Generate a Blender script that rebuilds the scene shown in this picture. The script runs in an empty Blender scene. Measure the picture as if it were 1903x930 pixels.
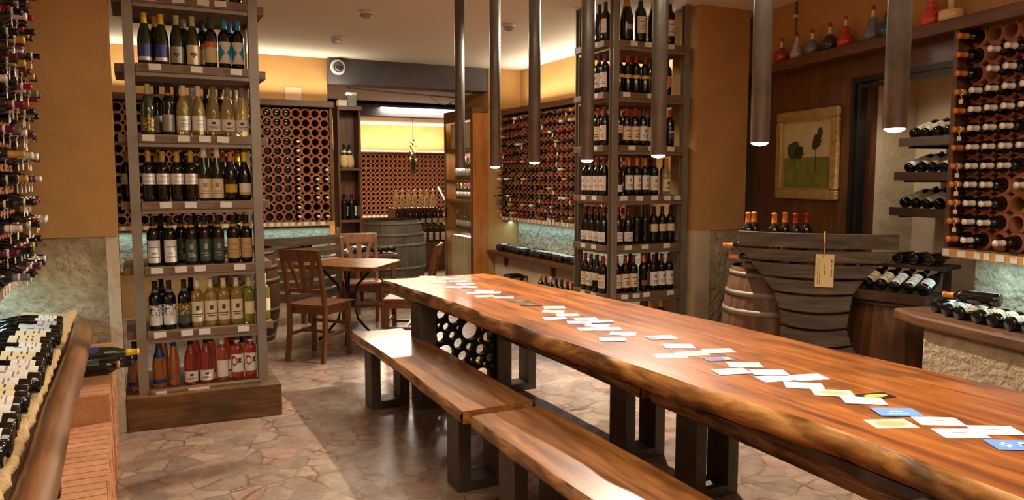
import bpy, bmesh, math, random
from mathutils import Vector, Matrix
random.seed(7)
S = bpy.context.scene
COL = S.collection
PI = math.pi
R = math.radians

# ------------------------------------------------------------------ camera
cam_d = bpy.data.cameras.new('camera'); cam = bpy.data.objects.new('camera', cam_d); COL.objects.link(cam)
cam_d.sensor_fit = 'HORIZONTAL'; cam_d.sensor_width = 36.0; cam_d.lens = 36.0*1420/1903
cam_d.clip_start = 0.02; cam_d.clip_end = 100
cam.location = (0, 0, 1.5)
cam.rotation_euler = (R(90-5.391), 0, R(-26.512))
S.camera = cam

# ------------------------------------------------------------------ world, exposure
w = bpy.data.worlds.new('world'); S.world = w; w.use_nodes = True
w.node_tree.nodes['Background'].inputs[0].default_value = (1.0, 0.85, 0.7, 1)
w.node_tree.nodes['Background'].inputs[1].default_value = 0.02
S.view_settings.view_transform = 'Standard'; S.view_settings.look = 'None'
S.view_settings.exposure = 1.0; S.view_settings.gamma = 1.0; S.view_settings.use_curve_mapping = False
S.cycles.max_bounces = 7; S.cycles.glossy_bounces = 3; S.cycles.transmission_bounces = 5
S.cycles.sample_clamp_indirect = 4.0; S.cycles.caustics_reflective = False; S.cycles.caustics_refractive = False

WARM = (1.0, 0.87, 0.69); WARM2 = (1.0, 0.86, 0.64); NEUT = (1.0, 0.92, 0.80); COOL = (0.50, 0.86, 1.0)
def area(name, loc, sx, sy, power, col, rot=(0, 0, 0), spread=None):
    d = bpy.data.lights.new(name, 'AREA'); d.shape = 'RECTANGLE'; d.size = sx; d.size_y = sy
    d.energy = power; d.color = col
    if spread: d.spread = R(spread)
    o = bpy.data.objects.new(name, d); COL.objects.link(o); o.location = loc; o.rotation_euler = rot
    return o
def spot(name, loc, target, power, col, angle=60, blend=0.3, rad=0.03, parent=None):
    d = bpy.data.lights.new(name, 'SPOT'); d.energy = power; d.color = col; d.spot_size = R(angle); d.spot_blend = blend
    d.shadow_soft_size = rad
    o = bpy.data.objects.new(name, d); COL.objects.link(o); o.location = loc
    o.rotation_euler = (Vector(target)-Vector(loc)).to_track_quat('-Z', 'Y').to_euler()
    if parent: o.parent = parent
    return o
# room light: unseen fill panels added under the ceiling, one hard track spot right of the long table, cove strips over the racks, LED strips in the niches
spot('track_spot', (3.42, 4.72, 2.80), (0.9, 2.6, 0.0), 340, (1.0, 0.86, 0.70), 112, 0.25, 0.03)
area('ceiling_fill', (0.9, 1.6, 2.86), 1.4, 1.4, 25, WARM, (0, 0, 0))
area('ceiling_fill', (2.6, 0.6, 2.86), 1.2, 1.2, 22, WARM, (0, 0, 0))
area('ceiling_fill', (1.4, -1.6, 2.86), 1.4, 1.4, 24, WARM, (0, 0, 0))
area('ceiling_fill', (2.3, 7.0, 2.86), 1.0, 1.0, 40, WARM, (0, 0, 0))
area('cove_strip_far', (0.9, 8.92, 2.46), 2.9, 0.06, 9, WARM2, (R(180), 0, 0))
area('cove_strip_right', (4.42, 7.0, 2.46), 0.06, 3.4, 14, WARM2, (R(180), 0, 0))
area('cove_strip_left', (-0.68, 3.6, 2.52), 0.06, 2.4, 6, WARM2, (R(180), 0, 0))
area('cove_strip_bay', (4.36, 2.2, 2.52), 0.06, 1.4, 9, WARM2, (R(180), 0, R(-11.8)))
area('cove_strip_back_room', (5.6, 16.82, 2.12), 2.6, 0.08, 24, WARM2, (R(150), 0, 0))
area('back_room_lamp', (4.6, 13.2, 2.68), 1.6, 1.6, 260, WARM, (0, 0, 0))
area('niche_strip_far', (0.9, 8.98, 0.92), 2.6, 0.05, 2.6, COOL, (0, 0, 0))
area('niche_strip_right', (4.47, 7.5, 0.93), 0.05, 3.0, 3.2, COOL, (0, 0, 0))
area('niche_strip_bay', (4.36, 2.35, 1.02), 0.05, 1.0, 3.0, COOL, (0, 0, R(-11.8)))
area('niche_strip_left', (-0.68, 4.0, 0.96), 0.05, 1.7, 5.0, COOL, (0, 0, 0))
spot('niche_spot', (4.36, 3.62, 2.08), (4.75, 3.4, 1.4), 8, WARM, 120, 0.8, 0.05)

# ------------------------------------------------------------------ materials
def lin(c):
    return tuple(((v/255)/12.92 if v/255 <= 0.04045 else ((v/255+0.055)/1.055)**2.4) for v in c)
def newmat(name):
    m = bpy.data.materials.new(name); m.use_nodes = True
    nt = m.node_tree; b = nt.nodes['Principled BSDF']
    return m, nt, b
def mat(name, col, rough=0.5, metal=0.0, coat=0.0, var=0.0, vscale=6.0, bump=0.0, bscale=40.0, trans=0.0, emit=None, spec=None):
    m, nt, b = newmat(name)
    c = lin(col)
    b.inputs['Base Color'].default_value = (*c, 1); b.inputs['Roughness'].default_value = rough; b.inputs['Metallic'].default_value = metal
    b.inputs['Coat Weight'].default_value = coat; b.inputs['Coat Roughness'].default_value = 0.06
    b.inputs['Transmission Weight'].default_value = trans
    if spec is not None: b.inputs['Specular IOR Level'].default_value = spec
    if emit:
        b.inputs['Emission Color'].default_value = (*emit[0], 1); b.inputs['Emission Strength'].default_value = emit[1]
    if var or bump:
        tc = nt.nodes.new('ShaderNodeTexCoord')
    if var:
        n = nt.nodes.new('ShaderNodeTexNoise'); n.inputs['Scale'].default_value = vscale; n.inputs['Detail'].default_value = 6; n.inputs['Roughness'].default_value = 0.65
        nt.links.new(tc.outputs['Object'], n.inputs['Vector'])
        r = nt.nodes.new('ShaderNodeValToRGB')
        r.color_ramp.elements[0].position = 0.3; r.color_ramp.elements[1].position = 0.7
        r.color_ramp.elements[0].color = (*[v*(1-var) for v in c], 1); r.color_ramp.elements[1].color = (*[min(1, v*(1+var)) for v in c], 1)
        nt.links.new(n.outputs['Fac'], r.inputs['Fac']); nt.links.new(r.outputs['Color'], b.inputs['Base Color'])
    if bump:
        n2 = nt.nodes.new('ShaderNodeTexNoise'); n2.inputs['Scale'].default_value = bscale; n2.inputs['Detail'].default_value = 8
        nt.links.new(tc.outputs['Object'], n2.inputs['Vector'])
        bp = nt.nodes.new('ShaderNodeBump'); bp.inputs['Strength'].default_value = min(1, bump); bp.inputs['Distance'].default_value = 0.02*max(1, bump)
        nt.links.new(n2.outputs['Fac'], bp.inputs['Height']); nt.links.new(bp.outputs['Normal'], b.inputs['Normal'])
    return m
def wood(name, stops, axis=1, rough=0.45, coat=0.0, stretch=12.0, scale=3.0, bump=0.15, knots=0.0):
    """grain running along AXIS; STOPS: list of (position, srgb)"""
    m, nt, b = newmat(name)
    tc = nt.nodes.new('ShaderNodeTexCoord'); mp = nt.nodes.new('ShaderNodeMapping')
    sc = [scale*stretch/3]*3; sc[axis] = scale/3
    mp.inputs['Scale'].default_value = sc
    nt.links.new(tc.outputs['Object'], mp.inputs['Vector'])
    n = nt.nodes.new('ShaderNodeTexNoise'); n.inputs['Scale'].default_value = 1.6; n.inputs['Detail'].default_value = 9; n.inputs['Roughness'].default_value = 0.62
    n.inputs['Distortion'].default_value = 0.5
    nt.links.new(mp.outputs['Vector'], n.inputs['Vector'])
    r = nt.nodes.new('ShaderNodeValToRGB'); cr = r.color_ramp
    while len(cr.elements) < len(stops): cr.elements.new(0.5)
    for e, (p, c) in zip(cr.elements, stops): e.position = p; e.color = (*lin(c), 1)
    nt.links.new(n.outputs['Fac'], r.inputs['Fac'])
    out = r.outputs['Color']
    if knots:
        n3 = nt.nodes.new('ShaderNodeTexNoise'); n3.inputs['Scale'].default_value = 3.3; n3.inputs['Detail'].default_value = 3
        mp2 = nt.nodes.new('ShaderNodeMapping'); s2 = [1.6]*3; s2[axis] = 0.9; mp2.inputs['Scale'].default_value = s2
        nt.links.new(tc.outputs['Object'], mp2.inputs['Vector']); nt.links.new(mp2.outputs['Vector'], n3.inputs['Vector'])
        r3 = nt.nodes.new('ShaderNodeValToRGB'); r3.color_ramp.elements[0].position = 0.53; r3.color_ramp.elements[1].position = 0.66
        r3.color_ramp.elements[0].color = (0, 0, 0, 1); r3.color_ramp.elements[1].color = (knots, knots, knots, 1)
        nt.links.new(n3.outputs['Fac'], r3.inputs['Fac'])
        mx = nt.nodes.new('ShaderNodeMix'); mx.data_type = 'RGBA'
        nt.links.new(r3.outputs['Color'], mx.inputs['Factor']); nt.links.new(out, mx.inputs[6]); mx.inputs[7].default_value = (*lin(stops[0][1]), 1)
        out = mx.outputs[2]
    nt.links.new(out, b.inputs['Base Color'])
    b.inputs['Roughness'].default_value = rough; b.inputs['Coat Weight'].default_value = coat; b.inputs['Coat Roughness'].default_value = 0.1
    if bump:
        bp = nt.nodes.new('ShaderNodeBump'); bp.inputs['Strength'].default_value = bump; bp.inputs['Distance'].default_value = 0.006
        nt.links.new(n.outputs['Fac'], bp.inputs['Height']); nt.links.new(bp.outputs['Normal'], b.inputs['Normal'])
    return m
M = {}
M['wall'] = mat('ochre_plaster', (183, 139, 82), 0.85, var=0.12, vscale=3, bump=0.06, bscale=70)
M['plaster'] = mat('cream_plaster', (205, 188, 158), 0.85, var=0.14, vscale=5, bump=0.25, bscale=30)
M['ceiling'] = mat('ceiling_white', (226, 220, 208), 0.9)
M['grey'] = mat('lintel_grey', (84, 82, 86), 0.75, var=0.1)
M['stone'] = mat('rough_stone', (176, 160, 130), 0.95, var=0.34, vscale=12, bump=2.2, bscale=22)
M['stone_front'] = mat('pitted_stone', (160, 140, 112), 0.95, var=0.25, vscale=14, bump=1.2, bscale=30)
M['table'] = wood('glossy_slab_wood', [(0.28, (72, 34, 12)), (0.42, (124, 66, 23)), (0.55, (158, 90, 34)), (0.72, (182, 114, 50))], 1, 0.32, 0.55, 12, 2.6, 0.08, 0.55)
M['bark'] = wood('slab_edge_wood', [(0.34, (58, 34, 15)), (0.45, (126, 82, 38)), (0.58, (178, 126, 66)), (0.75, (208, 160, 96))], 1, 0.38, 0.4, 5, 6, 0.8, 0.9)
M['bench'] = wood('bench_wood', [(0.28, (74, 40, 16)), (0.45, (122, 74, 33)), (0.6, (154, 101, 52)), (0.75, (176, 124, 72))], 1, 0.33, 0.35, 11, 3, 0.12, 0.5)
M['chair'] = wood('cherry_wood', [(0.3, (84, 46, 20)), (0.5, (116, 69, 32)), (0.7, (134, 84, 42))], 2, 0.4, 0.2, 9, 6, 0.05)
M['dark_wood'] = wood('walnut_brown_wood', [(0.3, (64, 38, 17)), (0.5, (90, 55, 27)), (0.7, (114, 74, 40))], 0, 0.5, 0.05, 9, 5, 0.08)
M['dark_wood_z'] = wood('walnut_upright_wood', [(0.3, (66, 39, 17)), (0.5, (92, 56, 26)), (0.7, (116, 74, 37))], 2, 0.45, 0.1, 9, 5, 0.08)
M['orange_wood'] = wood('honey_veneer', [(0.3, (150, 88, 34)), (0.5, (176, 108, 46)), (0.7, (192, 124, 58))], 2, 0.4, 0.1, 9, 5, 0.05)
M['plinth'] = wood('rough_plinth_wood', [(0.3, (56, 37, 14)), (0.5, (98, 66, 28)), (0.7, (140, 100, 50))], 0, 0.55, 0.1, 8, 4, 0.3, 0.6)
M['shelf'] = wood('grey_brown_shelf_wood', [(0.3, (90, 68, 50)), (0.5, (118, 92, 70)), (0.7, (140, 112, 88))], 0, 0.5, 0.0, 9, 5, 0.08)
M['stave'] = wood('weathered_oak', [(0.28, (44, 34, 25)), (0.48, (74, 60, 45)), (0.62, (96, 79, 60)), (0.75, (116, 98, 76))], 0, 0.7, 0.0, 9, 5, 0.4)
M['cask'] = wood('cask_oak', [(0.3, (66, 40, 22)), (0.5, (88, 55, 31)), (0.7, (106, 69, 42))], 2, 0.55, 0.0, 9, 5, 0.2)
M['cask_grey'] = wood('grey_cask_oak', [(0.3, (60, 52, 42)), (0.5, (88, 78, 62)), (0.7, (108, 96, 78))], 2, 0.6, 0.0, 9, 5, 0.2)
M['hoop'] = mat('galvanised_hoop', (118, 108, 92), 0.6, 0.45, var=0.2)
M['steel'] = mat('brushed_steel', (138, 128, 114), 0.45, 0.35, var=0.12, vscale=8)
M['leg_steel'] = mat('dark_steel_plate', (88, 82, 74), 0.5, 0.4, var=0.2, vscale=6)
M['iron'] = mat('black_iron', (26, 24, 22), 0.55, 0.5)
M['pendant'] = mat('burnished_steel', (104, 98, 90), 0.42, 0.6, var=0.3, vscale=7)
M['lamp'] = mat('lamp_lens', (255, 250, 245), 0.3, emit=((0.95, 0.97, 1.0), 14))
M['clay'] = mat('terracotta', (152, 94, 60), 0.85, var=0.16, vscale=9, bump=0.2, bscale=60)
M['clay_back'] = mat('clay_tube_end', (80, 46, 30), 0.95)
M['brick'] = mat('red_brick', (190, 132, 90), 0.85, var=0.2, vscale=10, bump=0.3, bscale=50)
M['log'] = wood('varnished_log', [(0.3, (84, 50, 26)), (0.5, (120, 78, 42)), (0.7, (146, 100, 60))], 1, 0.45, 0.25, 9, 3, 0.2)
M['burlap'] = mat('burlap', (196, 164, 116), 0.95, var=0.14, vscale=18, bump=0.5, bscale=160)
M['paper'] = mat('white_paper', (222, 218, 208), 0.6)
M['cream'] = mat('cream_paper', (218, 200, 160), 0.6)
M['tagpaper'] = mat('kraft_card', (222, 196, 140), 0.7)
M['ink'] = mat('dark_ink', (60, 52, 46), 0.6)
M['greyink'] = mat('grey_ink', (140, 130, 120), 0.6)
M['black'] = mat('black_paint', (20, 18, 17), 0.4)
M['string'] = mat('white_string', (222, 212, 196), 0.8)
M['white_plastic'] = mat('white_plastic', (226, 224, 220), 0.4)
M['gold'] = mat('gold_foil', (206, 160, 60), 0.35, 0.6)
M['gilt'] = mat('gilt_frame', (190, 162, 104), 0.4, 0.5, var=0.25, vscale=20, bump=0.5, bscale=60)
M['espresso'] = wood('espresso_wood', [(0.3, (40, 25, 14)), (0.5, (58, 37, 20)), (0.7, (76, 50, 29))], 0, 0.5, 0.05, 9, 5, 0.08)
def solid(name, c, rough=0.4, **k):
    if name not in M: M[name] = mat(name, c, rough, **k)
    return M[name]
for nm, c in dict(cap_red=(150, 28, 26), cap_white=(226, 214, 196), cap_orange=(206, 118, 44), cap_yellow=(238, 200, 40), cap_gold=(196, 152, 62),
                  cap_black=(24, 22, 22), cap_green=(36, 62, 48), cap_blue=(30, 140, 190), cap_navy=(30, 50, 110), cap_pale=(186, 190, 150), cap_grey=(120, 116, 110),
                  cap_purple=(96, 34, 44), lab_blue=(52, 62, 128), lab_sky=(40, 150, 196), lab_grey=(150, 146, 128), lab_tan=(196, 158, 104), lab_yellow=(196, 160, 50),
                  lab_green=(58, 74, 58), lab_red=(160, 44, 40), lab_gold=(206, 164, 60), lab_orange=(208, 110, 52), lab_dark=(60, 56, 40)).items():
    solid(nm, c, 0.38)
for nm, c in dict(gl_dark=(14, 15, 12), gl_green=(34, 40, 18), gl_olive=(52, 54, 26), gl_blue=(14, 16, 30)).items():
    solid(nm, c, 0.07, coat=0.3)
def tinted(name, c, d=0.45):
    m = mat(name, c, 0.05, trans=d, coat=0.2); M[name] = m
tinted('gl_straw', (236, 220, 150), 0.75); tinted('gl_gold', (238, 200, 110), 0.75); tinted('gl_lime', (176, 184, 90), 0.75)
tinted('gl_rose', (230, 120, 96), 0.75); tinted('gl_pink', (216, 86, 76), 0.75); tinted('gl_amber', (228, 150, 88), 0.75)
m, nt, b = newmat('window_glass')
tb_ = nt.nodes.new('ShaderNodeBsdfTransparent'); tb_.inputs[0].default_value = (0.93, 0.95, 0.94, 1); gb = nt.nodes.new('ShaderNodeBsdfGlossy'); gb.inputs['Roughness'].default_value = 0.03
ms = nt.nodes.new('ShaderNodeMixShader')
ms.inputs[0].default_value = 0.07; nt.links.new(tb_.outputs[0], ms.inputs[1]); nt.links.new(gb.outputs[0], ms.inputs[2])
nt.links.new(ms.outputs[0], nt.nodes['Material Output'].inputs['Surface'])
M['glass'] = m
# floor: crazy paving of warm marble shards under a polish
m, nt, b = newmat('crazy_paving_marble')
tc = nt.nodes.new('ShaderNodeTexCoord')
nz = nt.nodes.new('ShaderNodeTexNoise'); nz.inputs['Scale'].default_value = 3.0; nz.inputs['Detail'].default_value = 5
nt.links.new(tc.outputs['Object'], nz.inputs['Vector'])
ad = nt.nodes.new('ShaderNodeVectorMath'); ad.operation = 'MULTIPLY_ADD'; ad.inputs[1].default_value = (0.22, 0.22, 0.0)
nt.links.new(nz.outputs['Color'], ad.inputs[0]); nt.links.new(tc.outputs['Object'], ad.inputs[2])
v1 = nt.nodes.new('ShaderNodeTexVoronoi'); v1.feature = 'F1'; v1.inputs['Scale'].default_value = 6.2
v2 = nt.nodes.new('ShaderNodeTexVoronoi'); v2.feature = 'DISTANCE_TO_EDGE'; v2.inputs['Scale'].default_value = 6.2
for v in (v1, v2): nt.links.new(ad.outputs[0], v.inputs['Vector'])
sep = nt.nodes.new('ShaderNodeSeparateColor'); nt.links.new(v1.outputs['Color'], sep.inputs[0])
r1 = nt.nodes.new('ShaderNodeValToRGB'); cr = r1.color_ramp; cr.interpolation = 'LINEAR'
st = [(0.0, (146, 128, 113)), (0.25, (164, 146, 131)), (0.45, (160, 131, 116)), (0.65, (176, 158, 140)), (0.85, (138, 122, 113)), (1.0, (172, 143, 128))]
while len(cr.elements) < len(st): cr.elements.new(0.5)
for e, (p, c) in zip(cr.elements, st): e.position = p; e.color = (*lin(c), 1)
nt.links.new(sep.outputs[0], r1.inputs['Fac'])
nf = nt.nodes.new('ShaderNodeTexNoise'); nf.inputs['Scale'].default_value = 7; nf.inputs['Detail'].default_value = 9; nf.inputs['Roughness'].default_value = 0.7; nf.inputs['Distortion'].default_value = 0.8
nt.links.new(tc.outputs['Object'], nf.inputs['Vector'])
r2 = nt.nodes.new('ShaderNodeValToRGB'); r2.color_ramp.elements[0].position = 0.35; r2.color_ramp.elements[1].position = 0.68
r2.color_ramp.elements[0].color = (0.70, 0.66, 0.62, 1); r2.color_ramp.elements[1].color = (1.12, 1.08, 1.02, 1)
nt.links.new(nf.outputs['Fac'], r2.inputs['Fac'])
mu = nt.nodes.new('ShaderNodeMix'); mu.data_type = 'RGBA'; mu.blend_type = 'MULTIPLY'; mu.inputs['Factor'].default_value = 1.0
nt.links.new(r1.outputs['Color'], mu.inputs[6]); nt.links.new(r2.outputs['Color'], mu.inputs[7])
r3 = nt.nodes.new('ShaderNodeValToRGB'); r3.color_ramp.elements[0].position = 0.012; r3.color_ramp.elements[1].position = 0.05
r3.color_ramp.elements[0].color = (1, 1, 1, 1); r3.color_ramp.elements[1].color = (0, 0, 0, 1)
nt.links.new(v2.outputs['Distance'], r3.inputs['Fac'])
mg = nt.nodes.new('ShaderNodeMath'); mg.operation = 'MULTIPLY'; nt.links.new(r3.outputs['Color'], mg.inputs[0])
r4 = nt.nodes.new('ShaderNodeValToRGB'); r4.color_ramp.elements[0].position = 0.40; r4.color_ramp.elements[1].position = 0.60
nt.links.new(nz.outputs['Fac'], r4.inputs['Fac']); nt.links.new(r4.outputs['Color'], mg.inputs[1])
mx = nt.nodes.new('ShaderNodeMix'); mx.data_type = 'RGBA'
nt.links.new(mg.outputs[0], mx.inputs['Factor']); nt.links.new(mu.outputs[2], mx.inputs[6]); mx.inputs[7].default_value = (*lin((112, 80, 64)), 1)
nt.links.new(mx.outputs[2], b.inputs['Base Color'])
b.inputs['Roughness'].default_value = 0.22
rr = nt.nodes.new('ShaderNodeMapRange'); rr.inputs['To Min'].default_value = 0.14; rr.inputs['To Max'].default_value = 0.40
nt.links.new(nf.outputs['Fac'], rr.inputs['Value']); nt.links.new(rr.outputs[0], b.inputs['Roughness'])
bp = nt.nodes.new('ShaderNodeBump'); bp.inputs['Strength'].default_value = 0.12; bp.inputs['Distance'].default_value = 0.004
nt.links.new(nf.outputs['Fac'], bp.inputs['Height']); nt.links.new(bp.outputs['Normal'], b.inputs['Normal'])
M['floor'] = m

# ------------------------------------------------------------------ mesh helpers
class MB:
    def __init__(self): self.v = []; self.f = []; self.m = []; self.s = []
    def add(self, vs, fs, mi=0, smooth=False):
        o = len(self.v); self.v += [tuple(p) for p in vs]
        for f in fs: self.f.append(tuple(i+o for i in f)); self.m.append(mi); self.s.append(smooth)
        return self
    def box(self, x0, x1, y0, y1, z0, z1, mi=0, mtx=None):
        vs = [Vector(p) for p in ((x0, y0, z0), (x1, y0, z0), (x1, y1, z0), (x0, y1, z0), (x0, y0, z1), (x1, y0, z1), (x1, y1, z1), (x0, y1, z1))]
        if mtx: vs = [mtx @ p for p in vs]
        return self.add(vs, [(0, 3, 2, 1), (4, 5, 6, 7), (0, 1, 5, 4), (1, 2, 6, 5), (2, 3, 7, 6), (3, 0, 4, 7)], mi)
    def prism(self, pts, z0, z1, mi=0):
        n = len(pts); vs = [(x, y, z0) for x, y in pts]+[(x, y, z1) for x, y in pts]
        fs = [tuple(range(n-1, -1, -1)), tuple(range(n, 2*n))]+[(i, (i+1) % n, n+(i+1) % n, n+i) for i in range(n)]
        return self.add(vs, fs, mi)
    def lathe(self, prof, n=20, mi=0, mtx=None, smooth=True):
        vs = []; fs = []
        for r, z in prof:
            for k in range(n):
                a = 2*PI*k/n; vs.append(Vector((r*math.cos(a), r*math.sin(a), z)))
        for j in range(len(prof)-1):
            for k in range(n):
                fs.append((j*n+k, j*n+(k+1) % n, (j+1)*n+(k+1) % n, (j+1)*n+k))
        if prof[0][0] > 1e-6: fs.append(tuple(range(n-1, -1, -1)))
        if prof[-1][0] > 1e-6: fs.append(tuple((len(prof)-1)*n+k for k in range(n)))
        if mtx: vs = [mtx @ p for p in vs]
        return self.add(vs, fs, mi, smooth)
    def tube(self, pts, r, n=10, mi=0, caps=True, rad=None):
        pts = [Vector(p) for p in pts]; vs = []; fs = []
        up = Vector((0, 0, 1)); t0 = (pts[1]-pts[0]).normalized()
        if abs(t0.dot(up)) > 0.9: up = Vector((1, 0, 0))
        for i, p in enumerate(pts):
            t = (pts[min(i+1, len(pts)-1)]-pts[max(i-1, 0)]).normalized()
            a = t.cross(up).normalized(); c = a.cross(t)
            q = rad[i] if rad else r
            for k in range(n):
                g = 2*PI*k/n; vs.append(p+(a*math.cos(g)+c*math.sin(g))*q)
        for i in range(len(pts)-1):
            for k in range(n): fs.append((i*n+k, i*n+(k+1) % n, (i+1)*n+(k+1) % n, (i+1)*n+k))
        if caps: fs += [tuple(range(n-1, -1, -1)), tuple((len(pts)-1)*n+k for k in range(n))]
        return self.add(vs, fs, mi, True)
    def mesh(self, name, mats):
        me = bpy.data.meshes.new(name); me.from_pydata(self.v, [], self.f); me.update()
        for x in (mats if isinstance(mats, (list, tuple)) else [mats]): me.materials.append(x)
        me.polygons.foreach_set('material_index', self.m); me.polygons.foreach_set('use_smooth', self.s)
        bm = bmesh.new(); bm.from_mesh(me); bmesh.ops.recalc_face_normals(bm, faces=bm.faces); bm.to_mesh(me); bm.free()
        return me
    def build(self, name, mats, parent=None, loc=(0, 0, 0), rot=(0, 0, 0), bevel=0.0):
        return link(name, self.mesh(name, mats), parent, loc, rot, bevel)
def link(name, me, parent=None, loc=(0, 0, 0), rot=(0, 0, 0), bevel=0.0):
    o = bpy.data.objects.new(name, me); COL.objects.link(o); o.location = loc; o.rotation_euler = rot
    if parent: o.parent = parent
    if bevel:
        b = o.modifiers.new('bevel', 'BEVEL'); b.width = bevel; b.segments = 2; b.limit_method = 'ANGLE'; b.angle_limit = R(40)
    return o
def tag(o, label=None, cat=None, group=None, kind=None):
    if label: o['label'] = label
    if cat: o['category'] = cat
    if group: o['group'] = group
    if kind: o['kind'] = kind
    return o
def empty(name, loc, label, cat, group=None, rz=0.0):
    o = bpy.data.objects.new(name, None); COL.objects.link(o); o.location = loc; o.rotation_euler = (0, 0, rz); o.empty_display_size = 0.05
    return tag(o, label, cat, group)
def structure(name, mb, mats, loc=(0, 0, 0), rz=0.0, bevel=0.0):
    return tag(mb.build(name, mats, None, loc, (0, 0, rz), bevel), kind='structure')
def copy_tree(o, parent=None, loc=None, rz=None, label=None, group=None):
    c = o.copy(); COL.objects.link(c)
    if parent: c.parent = parent
    if loc: c.location = loc
    if rz is not None: c.rotation_euler = (0, 0, rz)
    if label: c['label'] = label
    if group: c['group'] = group
    for ch in [x for x in KIDS.get(o.name, [])]:
        k = copy_tree(ch, c); KIDS.setdefault(c.name, []).append(k)
    return c
KIDS = {}
def remember(root):
    """note a tree's children once, so that copies need no search"""
    for x in bpy.data.objects:
        if x.parent: 
            l = KIDS.setdefault(x.parent.name, [])
            if x not in l: l.append(x)
ORD = 'zeroth first second third fourth fifth sixth seventh eighth ninth tenth eleventh twelfth thirteenth fourteenth fifteenth sixteenth seventeenth eighteenth nineteenth twentieth twenty-first twenty-second twenty-third twenty-fourth twenty-fifth twenty-sixth twenty-seventh twenty-eighth twenty-ninth thirtieth thirty-first thirty-second thirty-third thirty-fourth thirty-fifth thirty-sixth thirty-seventh thirty-eighth thirty-ninth fortieth forty-first forty-second forty-third forty-fourth forty-fifth forty-sixth forty-seventh forty-eighth'.split()

# bay frame: local x runs along the bay wall towards the viewer, local y into the wall
BAY0 = Vector((4.86, 4.95, 0)); BAYR = math.atan2(-0.979, -0.204)
BU = Vector((-0.204, -0.979, 0)); BN = Vector((-0.979, 0.204, 0))
def bay(s, off=0.0, z=0.0): return BAY0+BU*s+BN*off+Vector((0, 0, z))
# ------------------------------------------------------------------ the setting
structure('floor', MB().box(-2, 9, -3, 18, -0.1, 0), M['floor'])
structure('ceiling', MB().box(-2, 7, -3, 9.3, 2.89, 3.0), M['ceiling'])
structure('ceiling_back_room', MB().box(1, 9, 12.5, 18, 2.72, 2.85), M['ceiling'])
structure('ceiling_passage', MB().box(1, 9, 9.3, 12.5, 2.77, 2.89), mat('passage_paint', (150, 146, 146), 0.85))
structure('ceiling_beam', MB().box(2.12, 4.62, 9.0, 9.3, 2.60, 2.89), M['grey'])
structure('passage_beam', MB().box(1, 9, 12.5, 12.8, 2.53, 2.77), M['grey'])
structure('wall_far', MB().box(-1.8, 2.12, 9.1, 9.35, 0, 2.89), M['wall'])
structure('wall_far_pier', MB().box(4.145, 4.8, 9.0, 9.98, 0, 2.62), M['wall'])
structure('wall_far_pier_top', MB().box(4.15, 4.62, 8.985, 9.0, 2.40, 2.89), M['wall'])
structure('wall_right', MB().box(4.6, 4.85, 5.2, 9.0, 0, 2.89), M['wall'])
structure('wall_back_room', MB().box(1, 9, 17.2, 17.4, 0, 2.72), M['wall'])
structure('wall_back_room_left', MB().box(1.0, 1.2, 9.35, 17.2, 0, 2.72), M['wall'])
structure('wall_back_room_right', MB().box(8.6, 8.8, 9.9, 17.2, 0, 2.72), M['wall'])
structure('wall_behind', MB().box(-1.2, 7, -3.2, -3, 0, 2.89), M['wall'])
structure('wall_left', MB().box(-1.0, -0.8, -3, 5.3, 0, 2.89), M['wall'])
structure('wall_left_beyond', MB().box(-1.8, -1.6, 5.25, 9.1, 0, 2.89), M['wall'])
structure('wall_left_niche', MB().box(-0.8, -0.775, 1.0, 4.95, 0.55, 1.0), M['stone'])
structure('wall_far_niche', MB().box(-0.4, 2.1, 9.07, 9.1, 0.5, 0.99), M['stone'])
# pillars: painted above, stone and a plaster strip below
pl = MB().box(-0.8, -0.07, 4.95, 5.3, 1.165, 2.89); structure('wall_left_pillar', pl, M['wall'])
structure('wall_left_pillar_base', MB().box(-0.8, -0.135, 4.965, 5.3, 0, 1.165), M['stone'])
structure('trim_1', MB().box(-0.135, -0.072, 4.96, 5.3, 0, 1.165), M['plaster'])
structure('wall_right_pillar', MB().box(4.165, 4.69, 4.95, 5.3, 1.065, 2.89), M['wall'])
structure('wall_right_pillar_base', MB().box(4.32, 4.68, 4.965, 5.3, 0, 1.065), M['stone'])
structure('trim_2', MB().box(4.17, 4.32, 4.955, 5.3, 0, 1.065), M['plaster'])
# bay wall at an angle: panelled part, recess, rack part, wall above the ledge
b1 = MB().box(-0.35, 1.14, 0.0, 0.2, 0, 2.40); structure('wall_bay_panel', b1, M['dark_wood_z'], BAY0, BAYR)
b2 = MB().box(-0.35, 8.2, 0.0, 0.25, 2.40, 2.89); structure('wall_bay_upper', b2, M['wall'], BAY0, BAYR)
b3 = MB().box(1.14, 8.2, 0.54, 0.7, 0, 2.40); structure('wall_bay_recess', b3, M['plaster'], BAY0, BAYR)
structure('wall_bay_recess_side', MB().box(1.09, 1.14, 0.2, 0.7, 0, 2.40), M['plaster'], BAY0, BAYR)
structure('ceiling_recess', MB().box(1.09, 2.09, 0.2, 0.7, 2.25, 2.40), M['plaster'], BAY0, BAYR)
b4 = MB().box(2.03, 8.2, 0.215, 0.54, 0, 2.40); structure('wall_bay', b4, M['stone'], BAY0, BAYR)
b5 = MB().box(1.14, 2.09, 0.0, 0.2, 2.20, 2.40); structure('wall_bay_header', b5, M['dark_wood'], BAY0, BAYR)
# black frame of the recess, with its pane standing slid to the far side
wf = MB().box(1.13, 1.165, -0.02, 0.05, 0.0, 2.20).box(1.185, 1.215, -0.01, 0.05, 0.0, 2.17).box(1.165, 2.05, -0.02, 0.05, 2.165, 2.20).box(1.215, 2.05, -0.01, 0.04, 2.125, 2.15)
structure('window_1_frame', wf, M['black'], BAY0, BAYR)
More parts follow.
